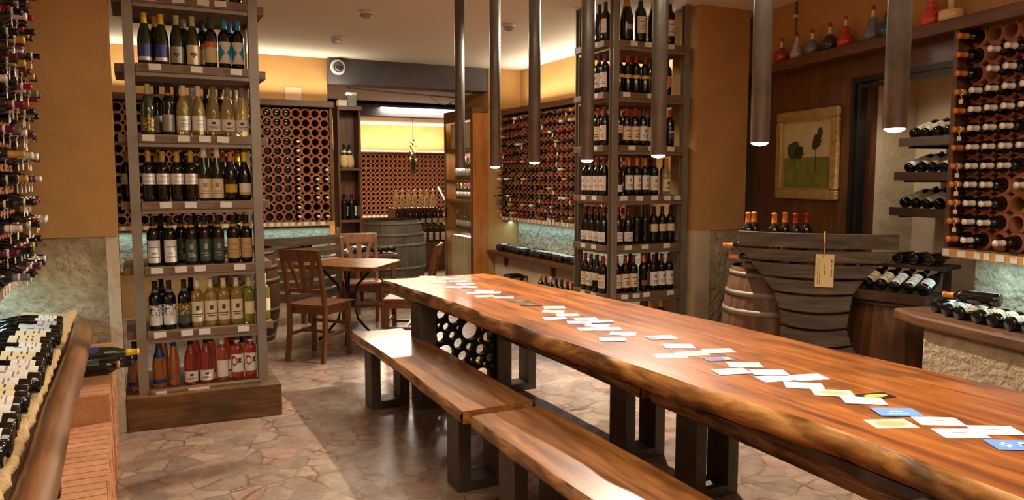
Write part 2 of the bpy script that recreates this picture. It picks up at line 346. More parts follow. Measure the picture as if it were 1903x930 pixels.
# ledge board over the bay
structure('trim_3', MB().box(0.2, 4.0, -0.14, 0.0, 2.345, 2.42), M['dark_wood'], BAY0, BAYR, 0.006)

# ------------------------------------------------------------------ racks of clay tubes
def rack(name, loc, rz, cols, rows, p, z0, label, group, depth=0.225, hole=0.398, n=16, frame='dark_wood', crown=0.07, strip=True, fd=0.02):
    wd = cols*p
    root = empty(name, loc, label, 'wine rack', group, rz)
    mb = MB(); ri = p*hole; hw = p*0.5
    oc = []
    for k in range(n):                       # octagon outline met by n rays
        a = 2*PI*(k+0.5)/n; ca, sa = abs(math.cos(a)), abs(math.sin(a)); q = min(hw/max(ca, sa), 0.80*p/(ca+sa)); oc.append((math.cos(a)*q, math.sin(a)*q))
    ci = [(math.cos(2*PI*(k+0.5)/n)*ri, math.sin(2*PI*(k+0.5)/n)*ri) for k in range(n)]
    for r in range(rows):
        for c in range(cols):
            cx = (c+0.5)*p; cz = z0+(r+0.5)*p; j = random.uniform(0, 0.004)
            vs = [(cx+x, 0.004+j, cz+z) for x, z in oc]+[(cx+x, j, cz+z) for x, z in ci]+[(cx+x, depth-0.01, cz+z) for x, z in ci]+[(cx+x, depth-0.01, cz+z) for x, z in oc]
            fs = []
            for k in range(n):
                k2 = (k+1) % n
                fs += [(k, k2, n+k2, n+k), (n+k, n+k2, 2*n+k2, 2*n+k), (k2, k, 3*n+k, 3*n+k2)]
            mb.add(vs, fs, 0, False)
    mb.build('clay_tube_block', M['clay'], root)
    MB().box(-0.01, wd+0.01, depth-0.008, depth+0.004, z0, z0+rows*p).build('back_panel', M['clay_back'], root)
    t = 0.035; f = MB()
    f.box(-t, 0, -fd, depth, z0-0.03, z0+rows*p+0.02).box(wd, wd+t, -fd, depth, z0-0.03, z0+rows*p+0.02)
    f.box(0, wd, -fd, depth, z0-0.03, z0-0.0005)
    f.build('frame', M[frame], root, bevel=0.003)
    if crown: MB().box(-t-0.01, wd+t+0.01, -fd-0.04, depth, z0+rows*p+0.021, z0+rows*p+0.021+crown).build('crown_board', M[frame], root, bevel=0.005)
    if strip:
        st = MB(); x = -t
        st.box(-t, wd+t, -fd-0.006, -fd-0.0005, z0-0.055, z0-0.008, 0)
        while x < wd-0.03:
            q = random.uniform(0.035, 0.06); st.box(x+0.01, x+0.01+q, -fd-0.009, -fd-0.0062, z0-0.05, z0-0.012, 1); x += q+random.uniform(0.02, 0.06)
        st.build('price_strip', [solid('strip_ochre', (196, 150, 84)), M['paper']], root)
    return root
P = 0.1055
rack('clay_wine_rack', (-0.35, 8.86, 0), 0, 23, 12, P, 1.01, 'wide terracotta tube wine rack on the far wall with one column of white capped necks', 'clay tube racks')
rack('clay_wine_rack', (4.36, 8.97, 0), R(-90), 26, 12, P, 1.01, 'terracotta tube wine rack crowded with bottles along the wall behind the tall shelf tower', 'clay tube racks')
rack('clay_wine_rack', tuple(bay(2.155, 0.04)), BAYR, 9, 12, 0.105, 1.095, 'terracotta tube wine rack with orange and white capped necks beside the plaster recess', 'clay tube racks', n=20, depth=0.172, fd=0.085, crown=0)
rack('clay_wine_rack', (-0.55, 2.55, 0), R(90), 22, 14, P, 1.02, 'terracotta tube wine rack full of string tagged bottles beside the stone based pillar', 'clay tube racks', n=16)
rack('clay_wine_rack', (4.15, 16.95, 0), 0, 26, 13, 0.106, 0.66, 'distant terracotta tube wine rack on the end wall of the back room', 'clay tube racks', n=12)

# ------------------------------------------------------------------ long slab table
def wav(t, a, b, c): return math.sin(t*a+b)*0.5+math.sin(t*a*2.3+c)*0.3+math.sin(t*a*5.1+b*2+c)*0.2
def slab(root, xl, xr, y0, y1, zt, th, amp, names, mats, seed, n=90, bulge=0.02, bite=0.012):
    """live edged plank: XL, XR give the edges at each y"""
    rnd = random.Random(seed); top = MB(); edge = MB(); prof = [(0, 0.0), (0.4, -0.10), (0.9, -0.3), (1.0, -0.55), (0.6, -0.85), (-0.2, -1.0)]
    L = []; Rr = []; yl = []
    for i in range(n+1):
        t = i/n; y = y0+(y1-y0)*t
        L.append(xl(y)+amp*wav(y, 2.1, seed, 1.3)); Rr.append(xr(y)+amp*wav(y, 2.4, seed+2, 0.4)); yl.append(y)
    k = 10
    vs = []; fs = []
    for i in range(n+1):
        for j in range(k+1): vs.append((L[i]+(Rr[i]-L[i])*j/k, yl[i], zt))
    for i in range(n):
        for j in range(k): a = i*(k+1)+j; fs.append((a, a+1, a+k+2, a+k+1))
    o = len(vs); vs += [(x, y, zt-th) for x, y in zip(L, yl)]+[(x, y, zt-th) for x, y in zip(Rr, yl)]
    m = n+1
    for i in range(n): fs.append((o+i, o+i+1, o+m+i+1, o+m+i))
    for e in (0, n): fs.append((o+e, o+m+e)+tuple(e*(k+1)+j for j in range(k, -1, -1)))
    top.add(vs, fs, 0, False)
    top.build(names[0], mats[0], root)
    for sx, arr in ((-1, L), (1, Rr)):
        vs = []; fs = []
        for i in range(n+1):
            for q, (dx, dz) in enumerate(prof):
                jit = (wav(yl[i]*3.1, 3.7, q*0.9+seed, q)*bite+rnd.uniform(-0.3, 0.3)*bite) if 0 < q else 0
                vs.append((arr[i]+sx*(dx*bulge+jit), yl[i], zt+dz*th+(jit*0.3 if 0 < q < 5 else 0)))
        q = len(prof)
        for i in range(n):
            for j in range(q-1): fs.append((i*q+j, i*q+j+1, (i+1)*q+j+1, (i+1)*q+j))
        MB().add(vs, fs, 0, True).build(names[1], mats[1], root)
tb = empty('long_table', (2.1, 2.7, 0), 'long glossy live edge slab table under the row of steel tube lamps', 'table')
def txl(y):
    pts = [(-0.5, 1.80), (0.9, 1.775), (1.15, 1.785), (1.45, 1.785), (1.7, 1.77), (2.05, 1.728), (2.4, 1.715), (2.7, 1.70), (4.2, 1.655), (5.0, 1.60), (5.24, 1.57)]
    return interp(pts, y)
def interp(pts, y):
    for (a, b), (c, d) in zip(pts, pts[1:]):
        if a <= y <= c: return b+(d-b)*(y-a)/(c-a)
    return pts[0][1] if y < pts[0][0] else pts[-1][1]
def txr(y): return interp([(-0.5, 2.70), (1.5, 2.66), (2.8, 2.62), (4.0, 2.52), (5.0, 2.42), (5.24, 2.37)], y)
slab(tb, lambda y: txl(y+2.7)-2.1, lambda y: txr(y+2.7)-2.1, -2.6, 2.52, 0.78, 0.085, 0.012, ('table_slab', 'live_edge'), (M['table'], M['bark']), 3, 120, 0.022, 0.010)
def end_frame(root, y, dx=0.0):
    """two plate posts and a plate between them pierced by round holes of many sizes"""
    f = MB().box(-0.47, -0.36, y-0.09, y+0.09, 0, 0.693).box(0.08, 0.17, y-0.09, y+0.09, 0, 0.693).box(-0.36, 0.08, y-0.08, y+0.08, 0.0, 0.03)
    f.build('leg_frame', M['leg_steel'], root, (dx, 0, 0), bevel=0.004)
    # pierced panel: circles packed into a plate, cut as a grid of triangles through bmesh
    rnd = random.Random(5); cs = []
    for r in [0.062]*3+[0.048]*5+[0.036]*8+[0.026]*12+[0.016]*18+[0.01]*20:
        for _ in range(200):
            x, z = rnd.uniform(-0.36+r+0.006, 0.08-r-0.006), rnd.uniform(0.04+r, 0.68-r)
            if all((x-a)**2+(z-b)**2 > (r+c+0.009)**2 for a, b, c in cs): cs.append((x, z, r)); break
    bm = bmesh.new(); es = []
    def loop(pts):
        vs = [bm.verts.new((p[0], 0, p[1])) for p in pts]
        return [bm.edges.new((vs[i], vs[(i+1) % len(vs)])) for i in range(len(vs))]
    es += loop([(-0.36, 0.03), (0.08, 0.03), (0.08, 0.69), (-0.36, 0.69)])
    for x, z, r in cs: es += loop([(x+r*math.cos(2*PI*k/20), z+r*math.sin(2*PI*k/20)) for k in range(20)])
    bmesh.ops.triangle_fill(bm, use_beauty=True, use_dissolve=False, edges=es)
    drop = [f for f in bm.faces if any((f.calc_center_median().x-x)**2+(f.calc_center_median().z-z)**2 < (r*0.985)**2 for x, z, r in cs)]
    bmesh.ops.delete(bm, geom=drop, context='FACES')
    g = bmesh.ops.extrude_face_region(bm, geom=bm.faces[:])
    bmesh.ops.translate(bm, vec=(0, 0.05, 0), verts=[v for v in g['geom'] if isinstance(v, bmesh.types.BMVert)])
    bmesh.ops.recalc_face_normals(bm, faces=bm.faces)
    me = bpy.data.meshes.new('pierced_panel'); bm.to_mesh(me); bm.free(); me.materials.append(M['iron'])
    link('pierced_panel', me, root, (dx, y-0.06, 0))
end_frame(tb, 1.98); end_frame(tb, -1.58, 0.05)
MB().box(0.02, 0.10, -1.45, 1.88, 0.60, 0.692).build('under_beam', M['leg_steel'], tb, bevel=0.004)

# ------------------------------------------------------------------ benches
def bench(name, cx, y0, y1, label, seed, w=0.35):
    cy = (y0+y1)/2; root = empty(name, (cx, cy, 0), label, 'bench', 'slab benches at the long table'); h = (y1-y0)/2
    slab(root, lambda y: -w/2+0.015*math.sin(y*1.5+seed), lambda y: w/2+0.012*math.sin(y*1.9+seed), -h, h, 0.46, 0.06, 0.006, ('bench_seat', 'live_edge'), (M['bench'], M['bark']), seed, 60, 0.012, 0.005)
    for y in (-h+0.26, h-0.22):
        f = MB(); x0, x1, d = -0.13, 0.13, 0.075
        f.box(x0, x0+0.065, y-d, y+d, 0, 0.398).box(x1-0.065, x1, y-d, y+d, 0, 0.398).box(x0+0.065, x1-0.065, y-d, y+d, 0, 0.05).box(x0+0.065, x1-0.065, y-d, y+d, 0.36, 0.398)
        f.build('leg_frame', M['leg_steel'], root, bevel=0.003)
    return root
bench('slab_bench', 1.475, 3.08, 5.03, 'long wooden slab bench by the chairs at the far end of the long table', 1)
bench('slab_bench', 1.49, 1.05, 3.00, 'nearest wooden slab bench on the aisle side of the long table', 4)
bench('slab_bench', 2.41, 3.05, 5.0, 'far slab bench tucked under the long table on the lamp tower side', 2)
bench('slab_bench', 2.41, 1.0, 2.97, 'near slab bench tucked under the long table facing the stave bar', 6)

# ------------------------------------------------------------------ tube lamps over the table
zs = [(5.03, 1.565), (4.45, 1.572), (3.92, 1.59), (3.35, 1.59), (2.76, 1.60), (2.15, 1.63), (1.59, 1.65)]
tower_txt = ['farthest', 'second farthest', 'third farthest', 'middle', 'third nearest', 'second nearest', 'nearest']
for (y, z), t in zip(zs, tower_txt):
    r = 0.0345
    lp = empty('tube_lamp', (2.1, y, z), 'slim burnished steel tube lamp, '+t+' of seven over the long table', 'lamp', 'tube lamps over the long table')
    tu = MB(); H = 2.89-z
    tu.lathe([(r-0.003, 0.02), (r-0.003, 0.0), (r, 0.0), (r, H)], 28); tu.build('tube', M['pendant'], lp)
    MB().lathe([(0.0001, -0.012), (r*0.5, -0.0095), (r*0.8, -0.0045), (r-0.0035, 0.001), (r-0.0035, 0.010), (0.0001, 0.010)], 24).build('lens', M['lamp'], lp)
    spot('tube_lamp_beam', (0, 0, -0.018), (0, 0, -1), 9.0, (1.0, 0.95, 0.92), 95, 0.7, 0.02, lp)

# ------------------------------------------------------------------ picture, camera dome and other fixtures
pic = empty('framed_painting', tuple(bay(0.64, 0.0, 1.68)), 'gilt framed landscape painting of two trees on the panelled wall', 'painting', None, BAYR)
wd, hh, fb = 0.76, 0.69, 0.075
fr = MB()
for a0, a1, b0, b1 in ((-wd/2, wd/2, hh/2-fb, hh/2), (-wd/2, wd/2, -hh/2, -hh/2+fb), (-wd/2, -wd/2+fb, -hh/2+fb, hh/2-fb), (wd/2-fb, wd/2, -hh/2+fb, hh/2-fb)):
    fr.box(a0, a1, -0.04, -0.002, b0, b1)
fr.build('picture_frame', M['gilt'], pic, bevel=0.012)
fl = MB()
for a0, a1, b0, b1 in ((-wd/2+fb, wd/2-fb, hh/2-fb-0.012, hh/2-fb), (-wd/2+fb, wd/2-fb, -hh/2+fb, -hh/2+fb+0.012), (-wd/2+fb, -wd/2+fb+0.012, -hh/2+fb, hh/2-fb), (wd/2-fb-0.012, wd/2-fb, -hh/2+fb, hh/2-fb)):
    fl.box(a0, a1, -0.03, -0.002, b0, b1)
fl.build('gilt_slip', solid('bright_gilt', (214, 180, 110), 0.35, metal=0.7), pic)
iw, ih = wd/2-fb, hh/2-fb
MB().box(-iw, iw, -0.012, -0.002, -ih, ih).build('canvas', mat('painted_sky', (190, 176, 136), 0.6, var=0.12, vscale=7), pic)
fieldm = mat('painted_field', (112, 116, 44), 0.6, var=0.3, vscale=9); treem = mat('painted_tree', (58, 62, 38), 0.6, var=0.3, vscale=14)
MB().box(-iw, iw, -0.0135, -0.0125, -ih, -0.02).build('painted_meadow', fieldm, pic)
rnd = random.Random(2); trees = [MB(), MB()]
for cx0, cz0, rx, rz_ in ((-0.16, 0.04, 0.10, 0.065), (-0.10, 0.02, 0.06, 0.05), (0.12, 0.10, 0.05, 0.055), (0.15, 0.16, 0.035, 0.04), (0.09, 0.06, 0.03, 0.03)):
    pts = []
    for k in range(22):
        a = 2*PI*k/22; q = rnd.uniform(0.8, 1.15); pts.append((cx0+rx*q*math.cos(a), cz0+rz_*q*math.sin(a)))
    trees[cx0 > 0].add([(x, -0.0145, z) for x, z in pts], [tuple(range(22))])
trees[1].box(0.105, 0.115, -0.0145, -0.014, -0.14, 0.10); trees[0].box(-0.155, -0.145, -0.0145, -0.014, -0.08, 0.02)
for t_ in trees: t_.build('painted_tree', treem, pic)

dm = empty('dome_camera', (2.22, 8.99, 2.78), 'round white dome security camera on the dark grey beam', 'camera')
mt = Matrix.Rotation(R(90), 4, 'X')
MB().lathe([(0.0001, 0), (0.085, 0), (0.088, 0.02), (0.08, 0.045), (0.058, 0.055), (0.058, 0.05)], 28, mtx=mt).build('housing', M['white_plastic'], dm)
MB().lathe([(0.056, 0.05), (0.05, 0.075), (0.03, 0.092), (0.0001, 0.098)], 24, mtx=mt).build('lens_dome', mat('smoked_dome', (60, 58, 62), 0.08, coat=0.5), dm)
def detector(x, y, label):
    d = empty('ceiling_detector', (x, y, 2.89), label, 'detector', 'ceiling detectors')
    MB().lathe([(0.0001, 0), (0.06, 0), (0.06, -0.02), (0.05, -0.028)], 24).build('base_plate', M['white_plastic'], d)
    MB().lathe([(0.05, -0.028), (0.045, -0.05), (0.02, -0.06), (0.0001, -0.06)], 24).build('sensor_head', mat('grey_plastic', (160, 156, 150), 0.5), d)
detector(1.83, 6.4, 'small round detector on the white ceiling, above the round table')
detector(1.90, 7.72, 'small round detector on the white ceiling, nearest the dome camera')
detector(3.14, 6.36, 'small round detector on the white ceiling between the tube lamps')
ap = empty('access_panel', (1.73, 9.1, 2.45), 'square pale pink access panel high on the ochre wall', 'access panel')
MB().box(-0.092, 0.092, -0.006, 0, -0.082, 0.082).build('door', solid('pink_panel', (214, 170, 140), 0.7), ap, bevel=0.002)
MB().box(-0.1, -0.092, -0.008, 0, -0.09, 0.09).box(0.092, 0.1, -0.008, 0, -0.09, 0.09).box(-0.092, 0.092, -0.008, 0, 0.082, 0.09).box(-0.092, 0.092, -0.008, 0, -0.09, -0.082).build('frame', solid('pink_rim', (180, 132, 98), 0.7), ap)
pp = empty('ceiling_pipe', (2.6, 9.6, 2.62), 'thin pale pipe crossing under the grey beam with a looping cable', 'pipe')
MB().tube([(-0.1, 0, 0), (0.5, 0.15, -0.01), (1.5, 0.3, -0.02)], 0.011, 8).build('pipe', solid('pipe_paint', (196, 186, 170), 0.6), pp)
MB().tube([(1.5-0.4+0.4*k/10, 0.3, -0.03-0.09*math.sin(PI*k/10)) for k in range(11)], 0.007, 6).build('cable_loop', M['white_plastic'], pp)
MB().tube([(-0.1, 0, 0.0), (-0.1, 0, 0.15)], 0.008, 6).build('hanger', M['iron'], pp); MB().tube([(1.5, 0.3, -0.02), (1.5, 0.3, 0.15)], 0.008, 6).build('hanger', M['iron'], pp)
cd = empty('cable_conduit', tuple(bay(0.44, 0.012, 2.4205)), 'thin upright cable conduit on the ochre wall above the long ledge', 'conduit', None, BAYR)
MB().tube([(0, 0, 0), (0, 0, 0.46)], 0.008, 8).build('tube', M['hoop'], cd)
MB().box(-0.014, 0.014, -0.012, 0.02, 0.10, 0.12).build('clip', M['white_plastic'], cd); MB().box(-0.014, 0.014, -0.012, 0.02, 0.34, 0.36).build('clip', M['white_plastic'], cd)
hp = empty('hanging_posy', (4.40, 12.65, 1.9), 'dried posy in a bottle hanging on a line before the back rack', 'hanging decoration')
MB().tube([(0, 0, 0.25), (0, 0, 0.63)], 0.006, 6).build('line', M['string'], hp)
MB().lathe([(0.0001, -0.35), (0.045, -0.34), (0.05, -0.12), (0.02, -0.05), (0.018, 0.06), (0.0001, 0.06)], 14).build('bottle', M['gl_green'], hp)
lf = MB(); rnd = random.Random(9)
for k in range(40):
    a = rnd.uniform(0, 2*PI); q = rnd.uniform(0.04, 0.14); z = rnd.uniform(-0.2, 0.28)
    c = Vector((q*0.5*math.cos(a), q*0.4*math.sin(a), z)); d = Vector((math.cos(a)*0.05, math.sin(a)*0.05, rnd.uniform(0.02, 0.08)))
    s = Vector((-math.sin(a), math.cos(a), 0))*0.018
    lf.add([c, c+d*0.5+s, c+d, c+d*0.5-s], [(0, 1, 2, 3)])
lf.build('dried_leaves', solid('dried_green', (104, 100, 60), 0.8), hp)

# ------------------------------------------------------------------ chairs and the round table
def make_chair(loc, rz, label):
    c = empty('dining_chair', loc, label, 'chair', 'cherry chairs at the little table', rz)
    W = 0.19; D = 0.19                                     # faces +y
    MB().prism([(-W, D), (-W+0.01, -D), (W-0.01, -D), (W, D)], 0.44, 0.47).build('seat', M['chair'], c, bevel=0.008)
    MB().box(-W+0.02, W-0.02, D-0.045, D-0.02, 0.385, 0.44).box(-W+0.02, -W+0.045, -D+0.02, D-0.02, 0.385, 0.44).box(W-0.045, W-0.02, -D+0.02, D-0.02, 0.385, 0.44).box(-W+0.02, W-0.02, -D+0.02, -D+0.045, 0.385, 0.44).build('seat_rail', M['chair'], c)
    for s in (-1, 1):
        MB().prism([(s*(W-0.015)-0.018, D-0.052), (s*(W-0.015)+0.018, D-0.052), (s*(W-0.015)+0.018, D-0.014), (s*(W-0.015)-0.018, D-0.014)], 0, 0.44).build('leg', M['chair'], c, bevel=0.004)
        x = s*(W-0.018); p = MB()
        prof = [(-D-0.03, 0.0), (-D+0.005, 0.25), (-D+0.01, 0.45), (-D-0.02, 0.65), (-D-0.075, 0.90)]
        vs = []; fs = []
        for y, z in prof: vs += [(x-0.017, y-0.018, z), (x+0.017, y-0.018, z), (x+0.017, y+0.018, z), (x-0.017, y+0.018, z)]
        for i in range(len(prof)-1):
            for k in range(4): fs.append((i*4+k, i*4+(k+1) % 4, i*4+4+(k+1) % 4, i*4+4+k))
        fs += [(3, 2, 1, 0), tuple(len(vs)-4+k for k in range(4))]
        p.add(vs, fs).build('leg', M['chair'], c, bevel=0.004)
    def yb(z): return -D-0.02-(z-0.65)*0.22
    br = MB(); vs = []
    n = 8
    for i in range(n+1):
        x = -W+0.0+2*W*i/n; b = -0.012*math.sin(PI*i/n); 
        for (dy, z) in ((-0.014, 0.83), (0.014, 0.83), (0.008, 0.93), (-0.02, 0.93)): vs.append((x, yb(z)+dy+b, z))
    fs = []
    for i in range(n):
        for k in range(4): fs.append((i*4+k, i*4+(k+1) % 4, i*4+4+(k+1) % 4, i*4+4+k))
    fs += [(3, 2, 1, 0), tuple(n*4+k for k in range(4))]
    br.add(vs, fs).build('top_rail', M['chair'], c, bevel=0.004)
    MB().box(-W+0.03, W-0.03, yb(0.58)-0.011, yb(0.58)+0.011, 0.565, 0.60).build('lower_rail', M['chair'], c, bevel=0.003)
    for x0, x1 in ((-0.085, -0.055), (0.0, 0.0), (0.085, 0.055)):
        wv = 0.026 if x0 == 0 else 0.018
        vs = []
        for x, z in ((x1, 0.60), (x0*1.35, 0.83)):
            y = yb(z); vs += [(x-wv, y-0.006, z), (x+wv, y-0.006, z), (x+wv, y+0.006, z), (x-wv, y+0.006, z)]
        MB().add(vs, [(3, 2, 1, 0), (4, 5, 6, 7)]+[(k, (k+1) % 4, 4+(k+1) % 4, 4+k) for k in range(4)]).build('splat', M['chair'], c)
    st = MB()
    for s in (-1, 1): st.box(s*(W-0.016)-0.009, s*(W-0.016)+0.009, -D-0.01, D-0.03, 0.20, 0.225)
    st.box(-W+0.02, W-0.02, -0.012, 0.012, 0.202, 0.222).box(-W+0.02, W-0.02, D-0.042, D-0.024, 0.26, 0.285)
    st.build('stretcher', M['chair'], c)
    return c
make_chair((1.39, 6.40, 0), R(-47), 'cherry wood chair nearest the bottle tower, its slatted back towards the aisle')
make_chair((2.15, 6.35, 0), R(62), 'cherry wood chair behind the end of the long table, sideways on')
make_chair((2.06, 7.50, 0), R(172), 'cherry wood chair on the far side of the little table by the casks')
rt = empty('small_table', (1.76, 6.92, 0), 'small square wooden table on curved black iron legs among three chairs', 'table', None, R(8))
pts = [(-0.02, -0.57), (0.03, -0.57), (0.47, -0.16), (0.47, -0.08), (0.06, 0.44), (-0.02, 0.44), (-0.47, 0.12), (-0.47, 0.05)]
MB().prism(pts, 0.695, 0.735).build('table_top', M['bench'], rt, bevel=0.006)
for k in range(4):
    a = PI/4+k*PI/2+0.3
    MB().tube([(0.30*math.cos(a), 0.30*math.sin(a), 0.694), (0.22*math.cos(a), 0.22*math.sin(a), 0.66), (0.09*math.cos(a), 0.09*math.sin(a), 0.52), (0.05*math.cos(a), 0.05*math.sin(a), 0.36), (0.09*math.cos(a), 0.09*math.sin(a), 0.2), (0.2*math.cos(a), 0.2*math.sin(a), 0.07), (0.27*math.cos(a), 0.27*math.sin(a), 0.012)], 0.012, 8).build('leg', M['iron'], rt)
MB().lathe([(0.065, 0.33), (0.07, 0.34), (0.07, 0.37), (0.065, 0.38)], 20).build('collar', M['iron'], rt)
# ------------------------------------------------------------------ shelf towers
SHZ = [0.58, 0.97, 1.36, 1.755, 2.165, 2.56]
def tower(name, x, label, base, seed):
    t = empty(name, (x, 5.0, 0), label, 'shelf tower', 'steel shelf towers')
    W, D = 0.745, 0.56; rnd = random.Random(seed)
    for px, py in ((0, 0), (W-0.055, 0), (0, D-0.055), (W-0.055, D-0.055)):
        p = MB(); q = 0.055; e = 0.006                       # H section post
        p.box(px, px+q, py, py+e, 0.2 if base else 0, 2.885).box(px, px+q, py+q-e, py+q, 0.2 if base else 0, 2.885).box(px+q/2-e/2, px+q/2+e/2, py+e, py+q-e, 0.2 if base else 0, 2.885)
        p.build('post', M['steel'], t)
    for i, z in enumerate(SHZ):
        q = 0.058
        pts = [(q, -0.012), (W-q, -0.012), (W-q, q), (W+0.05, q), (W+0.05, D-q), (W-q, D-q), (W-q, D+0.012), (q, D+0.012), (q, D-q), (-0.05, D-q), (-0.05, q), (q, q)]
        s = MB().prism(pts, z-0.05, z).build('shelf', M['shelf'], t, bevel=0.003)
        MB().box(q, W-q, 0.0, 0.012, z-0.072, z-0.0505).box(q, W-q, D-0.012, D, z-0.072, z-0.0505).box(0.0, 0.012, q, D-q, z-0.072, z-0.0505).box(W-0.012, W, q, D-q, z-0.072, z-0.0505).build('shelf_rail', M['steel'], s)
        xx = q+rnd.uniform(0.01, 0.12)
        while xx < W-q-0.08:
            mt = Matrix.Translation((xx, -0.014, z-0.021)) @ Matrix.Rotation(rnd.uniform(-0.06, 0.06), 4, 'Y')
            MB().box(0, 0.066, -0.0015, 0.001, -0.018, 0.018, 0, mt).build('price_tag', M['paper'], s)
            xx += rnd.uniform(0.09, 0.24)
        for yy in (0.14, 0.30):
            MB().box(-0.0525, -0.0505, yy, yy+0.07, z-0.038, z-0.004).build('price_tag', M['paper'], s)
    if base:
        b = MB().prism([(-0.07, -0.06), (W+0.065, -0.11), (W+0.065, D+0.06), (-0.07, D+0.06)], 0, 0.205).build('plinth', M['plinth'], t, bevel=0.006)
        MB().box(0.06, W-0.05, -0.03, 0.3, 0.2052, 0.222).build('plinth_lip', M['shelf'], b, bevel=0.002)
        for xx in (0.09, 0.27, 0.33): MB().box(xx, xx+0.06, -0.0325, -0.0305, 0.185, 0.219).build('price_tag', M['paper'], b)
    else:
        MB().box(0.058, W-0.058, 0.01, D-0.01, 0.16, 0.2).build('shelf', M['shelf'], t)
    return t
tower('bottle_tower', 0.0, 'tall steel and wood shelf tower of white and rosé bottles standing on a rough plinth', True, 4)
tower('bottle_tower', 3.365, 'tall steel and wood shelf tower of red wine bottles behind the tube lamps', False, 8)

# ------------------------------------------------------------------ bottles
SHAPE = {
 'bordeaux': [(0.0001, 0.004), (0.030, 0.0), (0.036, 0.005), (0.0372, 0.03), (0.0372, 0.188), (0.0355, 0.202), (0.028, 0.217), (0.0185, 0.229), (0.0148, 0.242), (0.0136, 0.285), (0.0155, 0.287), (0.0155, 0.296), (0.0001, 0.298)],
 'burgundy': [(0.0001, 0.004), (0.034, 0.0), (0.040, 0.006), (0.0408, 0.03), (0.0408, 0.140), (0.037, 0.172), (0.029, 0.203), (0.0205, 0.228), (0.0158, 0.250), (0.0140, 0.286), (0.016, 0.288), (0.016, 0.297), (0.0001, 0.299)],
 'hock': [(0.0001, 0.004), (0.030, 0.0), (0.0355, 0.006), (0.0362, 0.03), (0.0362, 0.150), (0.031, 0.195), (0.0225, 0.245), (0.0162, 0.285), (0.0138, 0.325), (0.0152, 0.327), (0.0152, 0.336), (0.0001, 0.338)],
 'sparkling': [(0.0001, 0.004), (0.036, 0.0), (0.0425, 0.007), (0.0435, 0.03), (0.0435, 0.130), (0.039, 0.168), (0.030, 0.203), (0.0215, 0.235), (0.0172, 0.262), (0.0155, 0.292), (0.0185, 0.296), (0.0185, 0.306), (0.0001, 0.309)],
 'slim': [(0.0001, 0.004), (0.026, 0.0), (0.031, 0.006), (0.030, 0.05), (0.032, 0.12), (0.027, 0.18), (0.019, 0.23), (0.0145, 0.262), (0.0135, 0.288), (0.015, 0.29), (0.015, 0.299), (0.0001, 0.301)],
}
def prof_at(pr, z):
    for (a, b), (c, d) in zip(pr, pr[1:]):
        if b <= z <= d and d > b: return a+(c-a)*(z-b)/(d-b)
    return pr[-1][0]
MESH = {}
def body_mesh(shape, gl, n=18):
    k = ('b', shape, gl, n)
    if k not in MESH: MESH[k] = MB().lathe(SHAPE[shape], n).mesh('glass_body', M[gl])
    return MESH[k]
def cap_mesh(shape, cp, z0, n=14, ring=None):
    k = ('c', shape, cp, z0, ring)
    if k not in MESH:
        pr = SHAPE[shape]; e = 0.0011
        pts = [(prof_at(pr, z0)+e, z0)]+[(r+e, z) for r, z in pr if z > z0+0.002 and r > 0.001]+[(pr[-1][0], pr[-1][1]+e)]
        mb = MB().lathe(pts, n); mats = [M[cp]]
        if ring: mb.lathe([(prof_at(pr, z0)+e*1.8, z0-0.002), (prof_at(pr, z0)+e*1.8, z0+0.012)], n, 1); mats.append(M[ring])
        MESH[k] = mb.mesh('capsule', mats)
    return MESH[k]
def lab_mesh(shape, z0, z1, ang, mats, pat):
    k = ('l', shape, z0, z1, ang, mats, pat)
    if k not in MESH:
        pr = SHAPE[shape]; nx, nz = 18, 18; vs = []; fs = []; mi = []; rnd = random.Random(str(k))
        for j in range(nz+1):
            z = z0+(z1-z0)*j/nz; r = prof_at(pr, z)+0.0007
            for i in range(nx+1):
                a = -PI/2+R(ang)*(2*i/nx-1); vs.append((r*math.cos(a), r*math.sin(a), z))
        line = {j: (rnd.randint(3, 6), rnd.randint(11, 15)) for j in range(nz)}
        for j in range(nz):
            for i in range(nx):
                fs.append((j*(nx+1)+i, j*(nx+1)+i+1, (j+1)*(nx+1)+i+1, (j+1)*(nx+1)+i))
                u = (i+0.5)/nx*2-1; v = (j+0.5)/nz; q = 0
                if pat == 'text': q = 1 if (j in (4, 7, 12) and line[j][0] <= i <= line[j][1]) else 0
                elif pat == 'emblem': q = 1 if (abs(u) < 0.22 and abs(v-0.66) < 0.12) or (j in (4, 6) and line[j][0] <= i <= line[j][1]) else 0
                elif pat == 'top': q = 1 if v > 0.72 else 0
                elif pat == 'foot': q = 1 if v < 0.22 else 0
                elif pat == 'hour': q = 1 if abs(u) > 0.12+1.5*abs(v-0.5) else 0
                elif pat == 'dots': q = 1 if (v > 0.45 and rnd.random() < 0.3) else 0
                elif pat == 'tree': q = 1 if (u*u/0.2+(v-0.5)**2/0.012 < 1 and v > 0.45) or (abs(u) < 0.08 and 0.36 < v < 0.5) else 0
                elif pat == 'ornate': q = 1 if rnd.random() < 0.4 else 0
                elif pat == 'ring': q = 1 if (0.05 < (u+0.35)**2/1.0+(v-0.62)**2/0.6 < 0.13) else (2 if (u > 0.05 and v > 0.48 and v < 0.8 and (abs(u-0.2) < 0.09 or abs(abs(v-0.64)*2.2-(u-0.2)) < 0.12)) else 0)
                mi.append(q)
        mb = MB(); mb.add(vs, fs, 0, True); mb.m = mi
        MESH[k] = mb.mesh('paper_label', [M[x] for x in mats]+([M['ink']] if pat == 'ring' else []))
    return MESH[k]
